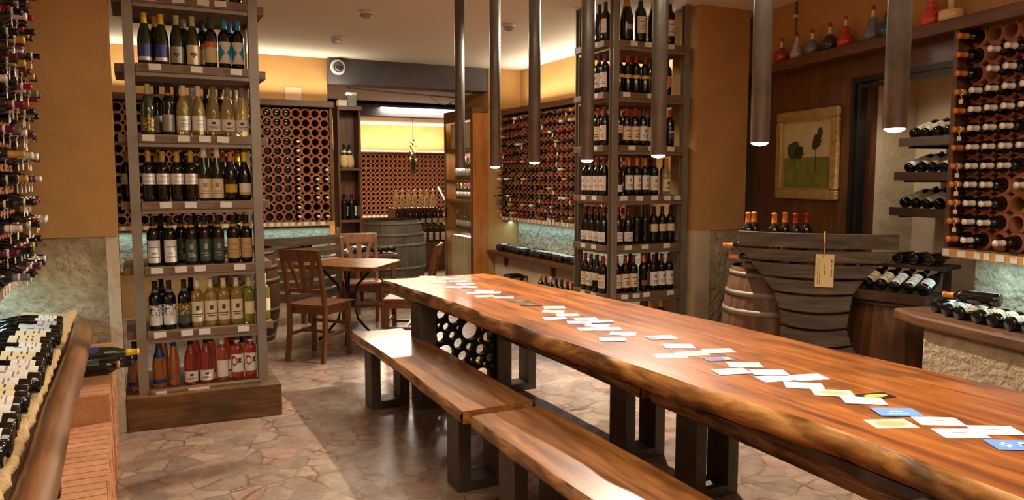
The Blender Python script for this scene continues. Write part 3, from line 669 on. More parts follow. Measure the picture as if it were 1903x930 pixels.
# type: shape, glass, capsule (material, start height, ring), labels [(z0, z1, half angle, materials, pattern)], words, name
def T(shape, gl, cap, labs, words, name='wine_bottle'): return dict(shape=shape, gl=gl, cap=cap, labs=labs, words=words, name=name)
W_ = ('paper', 'greyink'); C_ = ('cream', 'ink')
TY = {
 'bluelab': T('burgundy', 'gl_green', ('cap_yellow', 0.236, None), [(0.02, 0.115, 62, ('lab_blue', 'paper'), 'foot')], 'yellow capped bottle with blue label', 'white_wine_bottle'),
 'greytree': T('burgundy', 'gl_green', ('cap_pale', 0.24, None), [(0.015, 0.11, 62, ('lab_grey', 'lab_green'), 'tree')], 'pale capped dark bottle with grey label', 'white_wine_bottle'),
 'creamtree': T('burgundy', 'gl_olive', ('cap_pale', 0.24, None), [(0.012, 0.125, 62, ('cream', 'lab_green'), 'tree')], 'pale capped bottle with cream tree label', 'white_wine_bottle'),
 'orangeband': T('bordeaux', 'gl_dark', ('cap_green', 0.236, None), [(0.03, 0.155, 66, ('cream', 'lab_orange'), 'top')], 'green capped bottle with orange topped label', 'white_wine_bottle'),
 'hour': T('bordeaux', 'gl_blue', ('cap_blue', 0.236, None), [(0.03, 0.16, 85, ('paper', 'lab_sky'), 'hour')], 'blue capped bottle with hourglass label', 'white_wine_bottle'),
 'ornate': T('burgundy', 'gl_olive', ('cap_pale', 0.236, None), [(0.02, 0.10, 66, ('lab_dark', 'lab_gold'), 'ornate')], 'olive bottle with ornate gold label', 'white_wine_bottle'),
 'greyplain': T('bordeaux', 'gl_dark', ('cap_black', 0.236, 'cap_gold'), [(0.02, 0.12, 62, ('lab_grey', 'ink'), 'plain')], 'dark bottle with plain grey label', 'white_wine_bottle'),
 'whitefat': T('burgundy', 'gl_straw', ('cap_white', 0.236, None), [(0.03, 0.115, 70, W_, 'text')], 'white capped straw coloured bottle', 'white_wine_bottle'),
 'whitepro': T('burgundy', 'gl_straw', ('cap_grey', 0.243, None), [(0.03, 0.10, 72, ('paper', 'ink'), 'emblem')], 'grey capped straw bottle, small emblem', 'white_wine_bottle'),
 'goldshort': T('bordeaux', 'gl_dark', ('cap_gold', 0.234, None), [(0.10, 0.165, 82, ('paper', 'greyink'), 'text')], 'gold capped bottle with short white label', 'white_wine_bottle'),
 'hockcream': T('hock', 'gl_green', ('cap_white', 0.262, None), [(0.015, 0.135, 82, ('cream', 'greyink'), 'emblem')], 'slender white capped bottle, cream label', 'white_wine_bottle'),
 'yellowlab': T('burgundy', 'gl_dark', ('cap_orange', 0.24, None), [(0.05, 0.10, 55, ('lab_yellow', 'ink'), 'plain')], 'orange capped bottle, small yellow label', 'white_wine_bottle'),
 'orangefoot': T('burgundy', 'gl_dark', ('cap_yellow', 0.24, None), [(0.035, 0.105, 62, ('paper', 'lab_yellow'), 'foot')], 'yellow capped bottle, orange footed label', 'white_wine_bottle'),
 'tallwhite': T('bordeaux', 'gl_dark', ('cap_black', 0.23, 'cap_gold'), [(0.02, 0.155, 66, ('paper', 'greyink'), 'text')], 'black bottle with tall white label', 'white_wine_bottle'),
 'greenlab': T('bordeaux', 'gl_dark', ('cap_black', 0.23, 'cap_gold'), [(0.02, 0.155, 66, ('lab_green', 'lab_grey'), 'emblem')], 'black bottle with dark green label', 'white_wine_bottle'),
 'tanlab': T('bordeaux', 'gl_dark', ('cap_black', 0.23, 'cap_gold'), [(0.03, 0.155, 62, ('lab_tan', 'greyink'), 'text')], 'black bottle with tan label', 'white_wine_bottle'),
 'dotlab': T('bordeaux', 'gl_dark', ('cap_black', 0.23, 'cap_grey'), [(0.03, 0.155, 74, ('paper', 'ink'), 'dots')], 'bottle with diamond dotted white label', 'white_wine_bottle'),
 'greendots': T('bordeaux', 'gl_dark', ('cap_black', 0.23, 'cap_grey'), [(0.03, 0.155, 74, ('lab_green', 'lab_gold'), 'dots')], 'bottle with dark green diamond label', 'white_wine_bottle'),
 'gold': T('bordeaux', 'gl_gold', ('cap_white', 0.234, 'cap_gold'), [(0.035, 0.16, 70, ('cream', 'ink'), 'emblem')], 'golden bottle with cream label', 'white_wine_bottle'),
 'lime': T('bordeaux', 'gl_lime', ('cap_pale', 0.234, None), [(0.06, 0.14, 50, ('cream', 'ink'), 'plain')], 'greenish bottle with narrow label', 'white_wine_bottle'),
 'blueamber': T('burgundy', 'gl_amber', ('cap_navy', 0.19, None), [(0.03, 0.055, 60, ('cap_navy', 'ink'), 'plain')], 'amber bottle with navy capsule', 'rose_wine_bottle'),
 'slimorange': T('slim', 'gl_amber', ('cap_navy', 0.25, None), [], 'slim orange bottle', 'rose_wine_bottle'),
 'rosefat': T('burgundy', 'gl_pink', ('cap_black', 0.25, None), [(0.02, 0.085, 70, ('paper', 'ink'), 'emblem')], 'rosé bottle with low emblem label', 'rose_wine_bottle'),
 'rosewhite': T('bordeaux', 'gl_rose', ('cap_white', 0.236, None), [(0.03, 0.135, 55, ('paper', 'ink'), 'plain')], 'white capped rosé bottle', 'rose_wine_bottle'),
 'rosering': T('bordeaux', 'gl_pink', ('cap_purple', 0.24, 'cap_white'), [(0.05, 0.165, 84, ('paper', 'cap_red'), 'ring')], 'rosé bottle with red ring label', 'rose_wine_bottle'),
 'plaindark': T('bordeaux', 'gl_dark', ('cap_black', 0.234, None), [], 'plain dark bottle'),
 'redcream': T('bordeaux', 'gl_dark', ('cap_red', 0.234, None), [(0.04, 0.15, 82, C_, 'text')], 'red capped bottle, cream label'),
 'redwhite': T('bordeaux', 'gl_dark', ('cap_purple', 0.234, None), [(0.04, 0.155, 82, ('paper', 'greyink'), 'emblem')], 'plum capped bottle, white label'),
 'redlow': T('burgundy', 'gl_dark', ('cap_purple', 0.243, None), [(0.025, 0.10, 74, ('paper', 'greyink'), 'text')], 'sloping bottle, low white label'),
 'redupper': T('bordeaux', 'gl_dark', ('cap_black', 0.234, None), [(0.095, 0.155, 74, ('cream', 'greyink'), 'text')], 'dark bottle, high cream label'),
 'redorange': T('bordeaux', 'gl_dark', ('cap_orange', 0.234, None), [(0.045, 0.16, 72, ('paper', 'greyink'), 'emblem')], 'orange capped bottle, white label'),
 'redgold': T('bordeaux', 'gl_dark', ('cap_red', 0.234, None), [(0.115, 0.14, 84, ('lab_gold', 'ink'), 'plain')], 'red capped bottle, gold band'),
 'reddark': T('bordeaux', 'gl_dark', ('cap_orange', 0.234, None), [(0.05, 0.09, 50, ('lab_dark', 'lab_orange'), 'ornate')], 'orange capped bottle, dark label'),
 'redstripe': T('bordeaux', 'gl_dark', ('cap_black', 0.234, None), [(0.06, 0.15, 26, ('lab_orange', 'ink'), 'plain')], 'dark bottle, narrow orange label'),
 'redyellow': T('bordeaux', 'gl_dark', ('cap_red', 0.234, None), [(0.06, 0.125, 40, ('lab_blue', 'lab_yellow'), 'top')], 'red capped bottle, yellow blue label'),
 'redsmall': T('bordeaux', 'gl_dark', ('cap_black', 0.234, None), [(0.03, 0.085, 40, ('paper', 'greyink'), 'plain')], 'dark bottle, small low label'),
 'clearoak': T('burgundy', 'gl_straw', ('cap_orange', 0.243, None), [(0.03, 0.13, 70, ('cream', 'ink'), 'emblem')], 'pale gold bottle, cream label', 'white_wine_bottle'),
 'bigspark': T('sparkling', 'gl_dark', ('cap_gold', 0.22, None), [(0.075, 0.105, 25, ('lab_grey', 'ink'), 'plain')], 'big dark bottle, round seal', 'magnum_bottle'),
 'bigwhite': T('bordeaux', 'gl_dark', ('cap_black', 0.234, None), [(0.06, 0.165, 66, ('paper', 'greyink'), 'text')], 'big dark bottle, white label', 'magnum_bottle'),
}
def put(ty, loc, label, group, rot=(0, 0, 0), scale=1.0, detail=True, name=None, n=18, cat='bottle'):
    t = TY[ty]
    o = link(name or t['name'], body_mesh(t['shape'], t['gl'], n), None, Vector(loc)+Vector((0, 0, 0.0015)), rot); o.scale = (scale,)*3
    tag(o, label, cat, group)
    if detail:
        if t['cap']: link('capsule', cap_mesh(t['shape'], t['cap'][0], t['cap'][1], 14, t['cap'][2]), o)
        for l in t['labs']: link('paper_label', lab_mesh(t['shape'], *l), o)
    return o
LEVEL = {1: 'top', 2: 'second', 3: 'third', 4: 'fourth', 5: 'fifth', 6: 'lowest'}
def cut(s, most=16):
    w_ = s.split()
    if len(w_) > most: print('LONG', len(w_), s)
    return s
# pale tower, shelf by shelf: (type, x from the tower's corner)
ROWS_L = [
 (2.165, 'under the top shelf', [('bluelab', 0.105), ('bluelab', 0.205), ('greytree', 0.285), ('creamtree', 0.39), ('orangeband', 0.475), ('orangeband', 0.545), ('hour', 0.575+0.05), ('hour', 0.70-0.0)]),
]
def row(tx, z, where, items, group, y=5.065, sc=1.0, face=0.0, second=None, back=None):
    cnt = {}
    tot = {}
    for ty, x in items: tot[ty] = tot.get(ty, 0)+1
    for ty, x in items:
        cnt[ty] = cnt.get(ty, 0)+1
        w_ = TY[ty]['words']
        s = w_+', '+((ORD[cnt[ty]]+' of '+['', '', 'two', 'three', 'four', 'five', 'six'][tot[ty]]+', ') if tot[ty] > 1 else 'front rank, ')+where
        put(ty, (tx+x, y, z), cut(s), group, (0, 0, face+random.uniform(-0.12, 0.12)), sc)
L1 = 'bottles on the pale wine tower'
row(0, 2.165, 'pale tower second shelf', [('bluelab', 0.115), ('bluelab', 0.205), ('greytree', 0.288), ('creamtree', 0.376), ('orangeband', 0.478), ('hour', 0.556), ('hour', 0.634)], L1)
row(0, 1.755, 'pale tower third shelf', [('ornate', 0.115), ('greyplain', 0.226), ('whitefat', 0.309), ('whitefat', 0.394), ('whitepro', 0.478), ('whitepro', 0.562), ('whitepro', 0.645)], L1)
row(0, 1.36, 'pale tower fourth shelf', [('goldshort', 0.104), ('goldshort', 0.182), ('goldshort', 0.26), ('goldshort', 0.338), ('hockcream', 0.4125), ('hockcream', 0.4875), ('yellowlab', 0.566), ('orangefoot', 0.649)], L1)
row(0, 0.97, 'pale tower fifth shelf', [('tallwhite', 0.115), ('tallwhite', 0.205), ('greenlab', 0.325), ('greenlab', 0.402), ('greenlab', 0.48), ('tanlab', 0.57), ('tanlab', 0.648)], L1)
row(0, 0.58, 'pale tower sixth shelf', [('dotlab', 0.11), ('dotlab', 0.188), ('greendots', 0.272), ('gold', 0.346), ('gold', 0.4225), ('gold', 0.499), ('gold', 0.5755), ('lime', 0.652)], L1)
row(0, 0.222, 'pale tower plinth', [('blueamber', 0.118), ('slimorange', 0.20), ('rosefat', 0.295), ('rosefat', 0.385), ('rosewhite', 0.478), ('rosering', 0.568), ('rosering', 0.649)], L1)
# second rank, in the gaps
def rank(tx, z, where, items, group, y):
    for k, (ty, x) in enumerate(items, 1):
        put(ty, (tx+x, y, z), cut(TY[ty]['words']+', '+ORD[k]+' in rear rank, '+where), group, (0, 0, random.uniform(-0.3, 0.3)))
rank(0, 2.165, 'pale tower second shelf', [('bluelab', 0.175), ('greytree', 0.335), ('orangeband', 0.44), ('hour', 0.60)], L1, 5.17)
rank(0, 1.755, 'pale tower third shelf', [('greyplain', 0.17), ('plaindark', 0.28), ('whitefat', 0.37), ('plaindark', 0.45), ('greyplain', 0.535), ('whitepro', 0.62)], L1, 5.18)
rank(0, 1.36, 'pale tower fourth shelf', [('goldshort', 0.15), ('plaindark', 0.30), ('hockcream', 0.45), ('yellowlab', 0.535), ('orangefoot', 0.622)], L1, 5.18)
rank(0, 0.97, 'pale tower fifth shelf', [('plaindark', 0.16), ('greenlab', 0.275), ('plaindark', 0.36), ('greenlab', 0.45), ('tanlab', 0.61)], L1, 5.18)
rank(0, 0.58, 'pale tower sixth shelf', [('dotlab', 0.15), ('plaindark', 0.32), ('gold', 0.47), ('lime', 0.56), ('gold', 0.64)], L1, 5.19)
rank(0, 0.2055, 'pale tower plinth', [('slimorange', 0.15), ('rosefat', 0.34), ('rosewhite', 0.43), ('rosefat', 0.53), ('blueamber', 0.625)], L1, 5.36)
# on the outward side shelves
put('blueamber', (-0.015, 5.13, 0.2055), 'amber rosé bottle with navy capsule at the plinth end beside the stone pillar', L1, (0, 0, R(-60)))
put('lime', (0.755, 5.14, 0.58), 'greenish yellow bottle on the side shelf facing the small table', L1, (0, 0, R(60)))
put('goldshort', (-0.01, 5.2, 1.36), 'black bottle with gold capsule on the side shelf facing the pillar', L1, (0, 0, R(-80)))
for k, x in enumerate((0.42, 0.54, 0.63), 1):
    put('plaindark', (x, 5.08, 2.56), 'plain dark bottle, '+ORD[k]+' of three on the topmost shelf of the pale wine tower', L1)
# red wine tower
L2 = 'bottles on the red wine tower'; TX = 3.365
row(TX, 2.56, 'red tower top shelf', [('bigspark', 0.17), ('bigwhite', 0.30), ('bigspark', 0.43), ('bigwhite', 0.585)], L2, sc=1.22, y=5.075)
row(TX, 2.165, 'red tower second shelf', [('redgold', 0.10), ('redgold', 0.18), ('redgold', 0.26), ('redgold', 0.345), ('redgold', 0.44), ('redstripe', 0.565)], L2)
row(TX, 1.755, 'red tower third shelf', [('redupper', 0.095), ('redcream', 0.175), ('redcream', 0.255), ('redwhite', 0.335), ('redcream', 0.42), ('redyellow', 0.515), ('redyellow', 0.60)], L2)
row(TX, 1.36, 'red tower fourth shelf', [('redsmall', 0.10), ('redorange', 0.20), ('redorange', 0.28), ('redorange', 0.36), ('redwhite', 0.45), ('clearoak', 0.57)], L2)
row(TX, 0.97, 'red tower fifth shelf', [('redlow', 0.105), ('redlow', 0.20), ('plaindark', 0.29), ('plaindark', 0.37), ('redupper', 0.455), ('redupper', 0.54), ('redupper', 0.625)], L2)
row(TX, 0.58, 'red tower sixth shelf', [('redcream', 0.10), ('redcream', 0.18), ('redcream', 0.26), ('reddark', 0.36), ('redwhite', 0.46), ('redwhite', 0.54), ('redwhite', 0.62)], L2)
row(TX, 0.2, 'red tower bottom boards', [('redorange', 0.43), ('redorange', 0.54)], L2)
rank(TX, 2.165, 'red tower second shelf', [('redgold', 0.14), ('redgold', 0.305), ('plaindark', 0.50), ('redstripe', 0.63)], L2, 5.18)
rank(TX, 1.36, 'red tower fourth shelf', [('redorange', 0.15), ('redorange', 0.32), ('plaindark', 0.50), ('redwhite', 0.64)], L2, 5.18)
rank(TX, 0.58, 'red tower sixth shelf', [('redcream', 0.14), ('plaindark', 0.31), ('redwhite', 0.50), ('redwhite', 0.58)], L2, 5.18)
# side of the red tower that faces the aisle
def side(z, where, tys):
    cnt = {}
    for k, ty in enumerate(tys):
        cnt[ty] = cnt.get(ty, 0)+1
        put(ty, (TX+0.0, 5.115+k*0.088, z), cut(TY[ty]['words']+', '+ORD[k+1]+' along red tower aisle side, '+where), L2, (0, 0, R(-90)+random.uniform(-0.1, 0.1)))
side(2.56, 'up top', ['bigwhite', 'plaindark', 'bigspark', 'plaindark'])
side(2.165, 'shelf two', ['redwhite', 'redwhite', 'redupper', 'redcream'])
side(1.755, 'shelf three', ['redwhite', 'redcream', 'redcream', 'redwhite'])
side(1.36, 'shelf four', ['redwhite', 'redwhite', 'redwhite', 'redwhite'])
side(0.97, 'shelf five', ['redlow', 'redlow', 'redlow', 'redlow'])
side(0.58, 'shelf six', ['redcream', 'redupper', 'redwhite', 'redcream'])
# ------------------------------------------------------------------ bottles lying in the clay tubes
def neck_out(loc, rz, ty, label, group, name='wine_bottle', out=0.10, detail=True, n=12, roll=0.0, tilt=0.0, extra=None, cap=None):
    """a bottle lying in a tube, neck to local -y; LOC is on the rack's front plane"""
    t = TY[ty]; L = SHAPE[t['shape']][-1][1]
    m = Matrix.Rotation(rz, 4, 'Z') @ Matrix.Rotation(PI/2+tilt, 4, 'X')      # local z -> -y
    back = Matrix.Rotation(rz, 4, 'Z') @ Vector((0, L-out, 0))
    o = link(name, body_mesh(t['shape'], t['gl'], n), None, Vector(loc)+back); o.rotation_euler = m.to_euler()
    tag(o, label, 'bottle', group)
    link('capsule', cap_mesh(t['shape'], cap or t['cap'][0], t['cap'][1], 12, None), o)
    if extra: link('string_tag', extra, o)
    return o
def base_out(loc, rz, ty, label, group, name='wine_bottle', n=12, deep=0.03):
    t = TY[ty]
    m = Matrix.Rotation(rz, 4, 'Z') @ Matrix.Rotation(-PI/2, 4, 'X')          # neck goes in
    o = link(name, body_mesh(t['shape'], t['gl'], n), None, Vector(loc)+(Matrix.Rotation(rz, 4, 'Z') @ Vector((0, deep, 0)))); o.rotation_euler = m.to_euler()
    return tag(o, label, 'bottle', group)
caps = ['cap_white', 'cap_red', 'cap_black', 'cap_purple', 'cap_gold', 'cap_white', 'cap_grey']
CAPW = {'cap_white': 'white', 'cap_red': 'red', 'cap_black': 'black', 'cap_purple': 'plum', 'cap_gold': 'gold', 'cap_grey': 'grey', 'cap_orange': 'orange', 'cap_pale': 'pale'}
# bay rack
pat = ['O...', 'O.WW', 'O.WW', 'OWWW', 'OWWW', 'OWWW', 'OWWW', 'OWWW', 'OWW.', 'OWW.', 'OWW.', 'OW.W']
def tagmesh():
    mb = MB(); mb.tube([(0.0, -0.017, 0.262), (0.0, -0.022, 0.255), (0.002, -0.03, 0.253), (0.0, -0.04, 0.2545)], 0.0022, 5)
    mb.lathe([(0.0165, 0.252), (0.0185, 0.256), (0.0165, 0.262)], 10)
    mb.box(-0.014, 0.014, -0.064, -0.04, 0.2535, 0.2555)
    return mb.mesh('string_tag', M['string'])
TAG = tagmesh()
for r, line in enumerate(pat):
    for c in range(5):
        ch = line[c] if c < 4 else ('W' if r in (3, 4, 6, 8) else '.')
        if ch == '.': continue
        pos = bay(2.155+(c+0.5)*0.105, 0.04, 1.095+(11-r+0.5)*0.105)
        cp = 'cap_orange' if ch == 'O' else 'cap_white'
        lb = 'lying bottle with %s capped neck, %s row down, %s column from the recess' % (CAPW[cp], ORD[r+1], ORD[c+1])
        neck_out(pos, BAYR, 'plaindark', cut(lb), 'bottles in the bay clay rack', out=0.142, n=18, cap=cp, extra=TAG if (c == 0 and r in (3, 5, 7, 8, 9, 10)) else None)
# aisle side rack with string tags
rnd = random.Random(21)
for r in range(14):
    for c in range(10):
        if rnd.random() < 0.10: continue
        y = 2.55+(c+11.5)*P*0+(c+12+0.5)*0.1055
        if y > 4.86: continue
        z = 1.02+(r+0.5)*P
        cp = rnd.choice(caps+['cap_black', 'cap_black', 'cap_purple', 'cap_black']); ou = rnd.uniform(0.11, 0.17)
        lb = 'tagged bottle neck with %s foil, %s row up, %s from the stone based pillar' % (CAPW[cp], ORD[r+1], ORD[max(1, round((4.84-y)/0.1055)+1)])
        neck_out((-0.55, y, z), R(90), 'plaindark', cut(lb), 'string tagged bottles in the rack by the pillar', out=ou, n=10, cap=cp, extra=TAG if rnd.random() < 0.75 else None)
# far rack: three columns of bottle ends, one of white necks, odd necks low down
# the crowded rack behind the red tower and the stepped display in the back room: far too many and too small to tell apart
st = MB(); rnd = random.Random(33); mi_of = ['gl_dark', 'cap_white', 'cap_red', 'cap_purple', 'cap_gold', 'string', 'cream']
for c in range(24):
    for r in range(12):
        if rnd.random() < 0.13: continue
        y = 8.97-(c+0.5)*P; z = 1.01+(r+0.5)*P; dark = c in (9, 10) and r < 9
        rx = rnd.uniform(0.09, 0.16)
        mt = Matrix.Translation((4.36, y, z)) @ Matrix.Rotation(-PI/2, 4, 'Y')
        st.lathe([(0.037, -0.19), (0.037, -0.02)], 8, 0, mt)
        st.lathe([(0.037, -0.02), (0.02, 0.02), (0.0145, 0.04)], 8, 0, mt)
        st.lathe([(0.015, 0.035), (0.015, rx), (0.0001, rx)], 8, 0 if dark else rnd.choice([1, 2, 3, 3, 4, 0, 0, 0]), mt)
        if rnd.random() < 0.13 and not dark: st.box(4.36-rx+0.01, 4.36-rx+0.012, y-0.012, y+0.012, z-0.06, z-0.02, 5)
def neck_at(x, y, z, nx, ny, dark, cp, rx):
    mt = Matrix.Translation((x, y, z)) @ Vector((nx, ny, 0)).to_track_quat('Z', 'Y').to_matrix().to_4x4()
    st.lathe([(0.037, -0.18), (0.037, -0.02), (0.02, 0.02), (0.0145, 0.04)], 10, 0, mt); st.lathe([(0.016, 0.035), (0.016, rx), (0.0001, rx)], 10, cp, mt)
for c, kind in ((3, 'b'), (7, 'b'), (8, 'b'), (9, 'b'), (10, 'b'), (11, 'b'), (13, 'b'), (14, 'b'), (15, 'b'), (16, 'b'), (17, 'b'), (18, 'b'), (19, 'n'), (21, 'x'), (22, 'x')):
    for r in range(12):
        z = 1.01+(r+0.5)*P; x = -0.35+(c+0.5)*P
        if kind == 'n' and r > 8: continue
        if kind == 'x' and not (r < 6 and rnd.random() < 0.45): continue
        if kind == 'b':
            mt = Matrix.Translation((x, 8.875+0.015*rnd.random(), z)) @ Matrix.Rotation(-PI/2, 4, 'X')
            st.lathe([(0.0001, 0.006), (0.012, 0.005), (0.030, 0.0), (0.036, 0.006), (0.037, 0.18)], 12, 0, mt)
        else: neck_at(x, 8.87, z, 0, -1, 0, 1, 0.10)
def stand_in(shape, mt, lab):
    pr = SHAPE[shape]; st.lathe(pr, 10, 0, mt)
    st.lathe([(prof_at(pr, 0.234)+0.001, 0.234), (0.017, 0.29), (0.017, 0.3), (0.0001, 0.3)], 8, rnd.choice([2, 3, 1, 4]), mt)
    st.lathe([(prof_at(pr, 0.05)+0.0008, 0.05), (prof_at(pr, 0.14)+0.0008, 0.14)], 12, lab, mt)
for k in range(22):
    y = 8.75-k*0.094
    stand_in(rnd.choice(['bordeaux', 'burgundy']), Matrix.Translation((4.14+rnd.uniform(0, .03), y, 0.5805+0.041)) @ Matrix.Rotation(rnd.uniform(-0.1, 0.1), 4, 'Z') @ Matrix.Rotation(PI/2, 4, 'Y'), rnd.choice([5, 5, 6, 0]))
for k in range(11): stand_in('bordeaux', Matrix.Translation((4.05, 7.4-1.15+k*0.115, 0.022)) @ Matrix.Scale(1.35, 4) if False else Matrix.Translation((4.05, 7.4-1.15+k*0.115, 0.13)), 0)
for j, z in enumerate((0.811, 1.211, 1.481)):
    for k in range(6): stand_in('bordeaux', Matrix.Translation((4.02, 9.12+k*0.12, z+0.001)) @ Matrix.Scale((0.85, 0.74, 1.0)[j], 4), 5)
tag(st.build('wine_bottle_mass', [M[x] for x in mi_of]), 'crowd of small bottles in the distant racks, cabinet and wall ledge', 'bottles', kind='stuff')

# ------------------------------------------------------------------ ledge, niche wall and stacks along the right wall
structure('wall_right_niche', MB().box(4.57, 4.6, 5.6, 8.97, 0.55, 0.98), M['stone'])
structure('wall_right_plinth', MB().box(4.22, 4.6, 5.75, 8.95, 0, 0.52), M['plaster'])
lg = empty('wooden_ledge', (4.35, 7.4, 0.523), 'long wooden ledge under the lit niche of the wall rack', 'ledge')
MB().box(-0.25, 0.212, -1.7, 1.56, 0.0, 0.055).build('board', M['dark_wood_z'], lg, bevel=0.01)
for y in (-1.2, 0.0, 1.2): MB().box(-0.166, -0.136, y-0.03, y+0.03, -0.12, -0.001).build('bracket', M['dark_wood_z'], lg)
rnd = random.Random(4)
# stack of clay tiles with bottles lying below the ledge
cl = empty('clay_tube_stack', (4.05, 7.4, 0), 'low row of upright terracotta tubes holding bottles under the wall ledge', 'rack')
blk = MB()
for k in range(14):
    y = -1.15+k*0.115; vs = []
    blk.lathe([(0.05, 0.0), (0.05, 0.30), (0.041, 0.30), (0.041, 0.02), (0.0001, 0.02)], 12, 0, Matrix.Translation((0.0, y, 0)))
blk.build('tube_row', M['clay'], cl)
for j, (y0, n_, z) in enumerate(((8.0, 3, 0.305+0.04), (8.04, 2, 0.305+0.115))):
    for k in range(n_):
        o = put('redcream', (3.95, y0+k*0.085, z-0.1), cut('bottle lying in the small pile beside the low clay tubes, %s of row %s' % (ORD[k+1], ['one', 'two'][j])), 'small bottle pile under the ledge', n=12)
        o.rotation_euler = (Matrix.Rotation(PI/2, 4, 'Y') @ Matrix.Rotation(R(90), 4, 'Z')).to_euler()
cr = empty('wooden_crate', (4.1, 8.25, 0), 'low wooden crate carrying the small bottle pile under the ledge', 'crate')
MB().box(-0.17, 0.1, -0.32, 0.14, 0, 0.20).build('box', M['shelf'], cr, bevel=0.004); MB().box(-0.18, -0.171, -0.32, 0.14, 0.06, 0.09).build('slat', M['dark_wood_z'], cr)

# ------------------------------------------------------------------ glass fronted wine cabinet at the opening
cb = empty('wine_cabinet', (3.93, 9.0, 0), 'tall honey coloured glass fronted wine cabinet at the end of the wall rack', 'cabinet')
MB().box(0.0, 0.212, -0.01, 0.02, 0, 2.33).build('side_panel', M['orange_wood'], cb, bevel=0.003)
MB().box(0.0, 0.21, 0.93, 0.96, 0, 2.33).build('side_panel', M['orange_wood'], cb)
MB().box(0.19, 0.21, 0.02, 0.93, 0, 2.33).build('back_panel', M['shelf'], cb)
MB().box(-0.01, 0.21, -0.02, 0.97, 2.33, 2.39).build('cornice', M['dark_wood_z'], cb, bevel=0.004)
MB().box(-0.012, 0.0, -0.01, 0.05, 0, 2.33).box(-0.012, 0.0, 0.9, 0.96, 0, 2.33).box(-0.012, 0, 0.05, 0.9, 2.24, 2.33).box(-0.012, 0, 0.05, 0.9, 0, 0.1).build('door_frame', M['dark_wood_z'], cb)
MB().box(-0.008, -0.004, 0.05, 0.9, 0.1, 2.24).build('pane', M['glass'], cb)
for z in (0.78, 1.18, 1.45, 1.86): MB().box(0.005, 0.188, 0.022, 0.928, z, z+0.03).build('shelf', M['dark_wood_z'], cb)
MB().tube([(-0.03, 0.86, 0.96), (-0.03, 0.86, 1.1)], 0.008, 8).build('handle', M['iron'], cb)
cases = MB()
area('cabinet_lamp', (4.02, 9.45, 2.31), 0.06, 0.7, 2.5, NEUT); area('cabinet_lamp', (4.02, 9.45, 1.84), 0.06, 0.7, 2.0, NEUT); area('cabinet_lamp', (4.02, 9.45, 1.43), 0.06, 0.7, 1.4, NEUT); area('cabinet_lamp', (4.02, 9.45, 0.77), 0.06, 0.7, 1.6, NEUT)
for j, z in enumerate((0.1, 1.89)):
    for k in range(8):
        h = 0.62 if j == 0 else 0.33
        o = empty('bottle_box', (4.02, 9.11+k*0.095, z+0.0015), cut('slim pale bottle box, %s from the honey side panel on the %s cabinet level' % (ORD[k+1], ['lowest', 'highest'][j])), 'box', 'bottle boxes in the glass cabinet')
        MB().box(-0.06, 0.06, -0.04, 0.04, 0, h-0.03).build('box_body', M['tagpaper'] if k % 2 else M['cream'], o); MB().box(-0.061, 0.061, -0.041, 0.041, h-0.0295, h).build('lid', M['lab_grey'], o)
# ------------------------------------------------------------------ open side shelf at the end of the far rack
sh = empty('side_shelf_unit', (2.175, 8.86, 0), 'narrow dark wood shelf unit at the end of the far clay rack', 'shelf unit')
MB().box(-0.0, 0.02, 0, 0.23, 0, 2.28).build('side_panel', M['dark_wood_z'], sh); MB().box(0.245, 0.27, 0.0, 0.42, 0, 2.28).build('side_panel', M['dark_wood_z'], sh)
MB().box(0.0, 0.245, 0.215, 0.23, 0, 2.28).build('back_panel', M['dark_wood_z'], sh)
MB().box(-0.005, 0.28, -0.02, 0.42, 2.28, 2.33).build('top_board', M['dark_wood_z'], sh, bevel=0.004)
for z in (0.98, 1.585): MB().box(0.021, 0.244, 0.0, 0.214, z, z+0.03).build('shelf', M['dark_wood_z'], sh)
def flask(x, y, z, label):
    o = empty('straw_flask', (x, y, z), label, 'flask', 'straw flasks on the side shelf')
    MB().lathe([(0.0001, 0.0), (0.04, 0.0), (0.052, 0.03), (0.056, 0.08), (0.05, 0.125), (0.036, 0.15), (0.034, 0.152)], 18).build('straw_basket', solid('straw_weave', (206, 176, 120), 0.85, bump=0.6, bscale=120), o)
    MB().lathe([(0.034, 0.150), (0.026, 0.17), (0.016, 0.20), (0.0135, 0.27), (0.0001, 0.272)], 16).build('glass_neck', M['gl_green'], o)
    MB().lathe([(0.0155, 0.235), (0.0155, 0.275), (0.0001, 0.277)], 12).build('capsule', M['cap_black'], o)
    MB().lathe([(0.024, 0.175), (0.03, 0.185), (0.022, 0.2)], 12).build('collar_tie', M['paper'], o)
flask(2.258, 8.922, 1.616, 'straw wrapped flask on the side shelf, next to the clay rack'); flask(2.340, 8.93+0.07, 1.616, 'straw wrapped flask on the side shelf, next to the back room opening')
for k in range(4):
    put('redwhite' if k % 2 else 'plaindark', (2.242+k*0.046, 8.92+0.085*(k % 2), 1.011), cut('dark bottle with red foil on the lower side shelf, %s from the clay rack' % ORD[k+1]), 'bottles on the side shelf', n=12, name='wine_bottle')
for x, h, c, l in ((2.25, 0.07, 'paper', 'flat white carton lying on top of the side shelf unit'), (2.36, 0.16, 'cap_grey', 'taller grey blue carton standing on top of the side shelf unit')):
    o = empty('carton', (x, 8.95, 2.331), l, 'box', 'cartons on the side shelf unit')
    MB().box(-0.05, 0.05, -0.05, 0.06, 0, h*0.8).build('box_body', M[c], o); MB().box(-0.052, 0.052, -0.052, 0.062, h*0.8+0.0005, h).build('lid', M['paper'] if c != 'paper' else M['cream'], o)

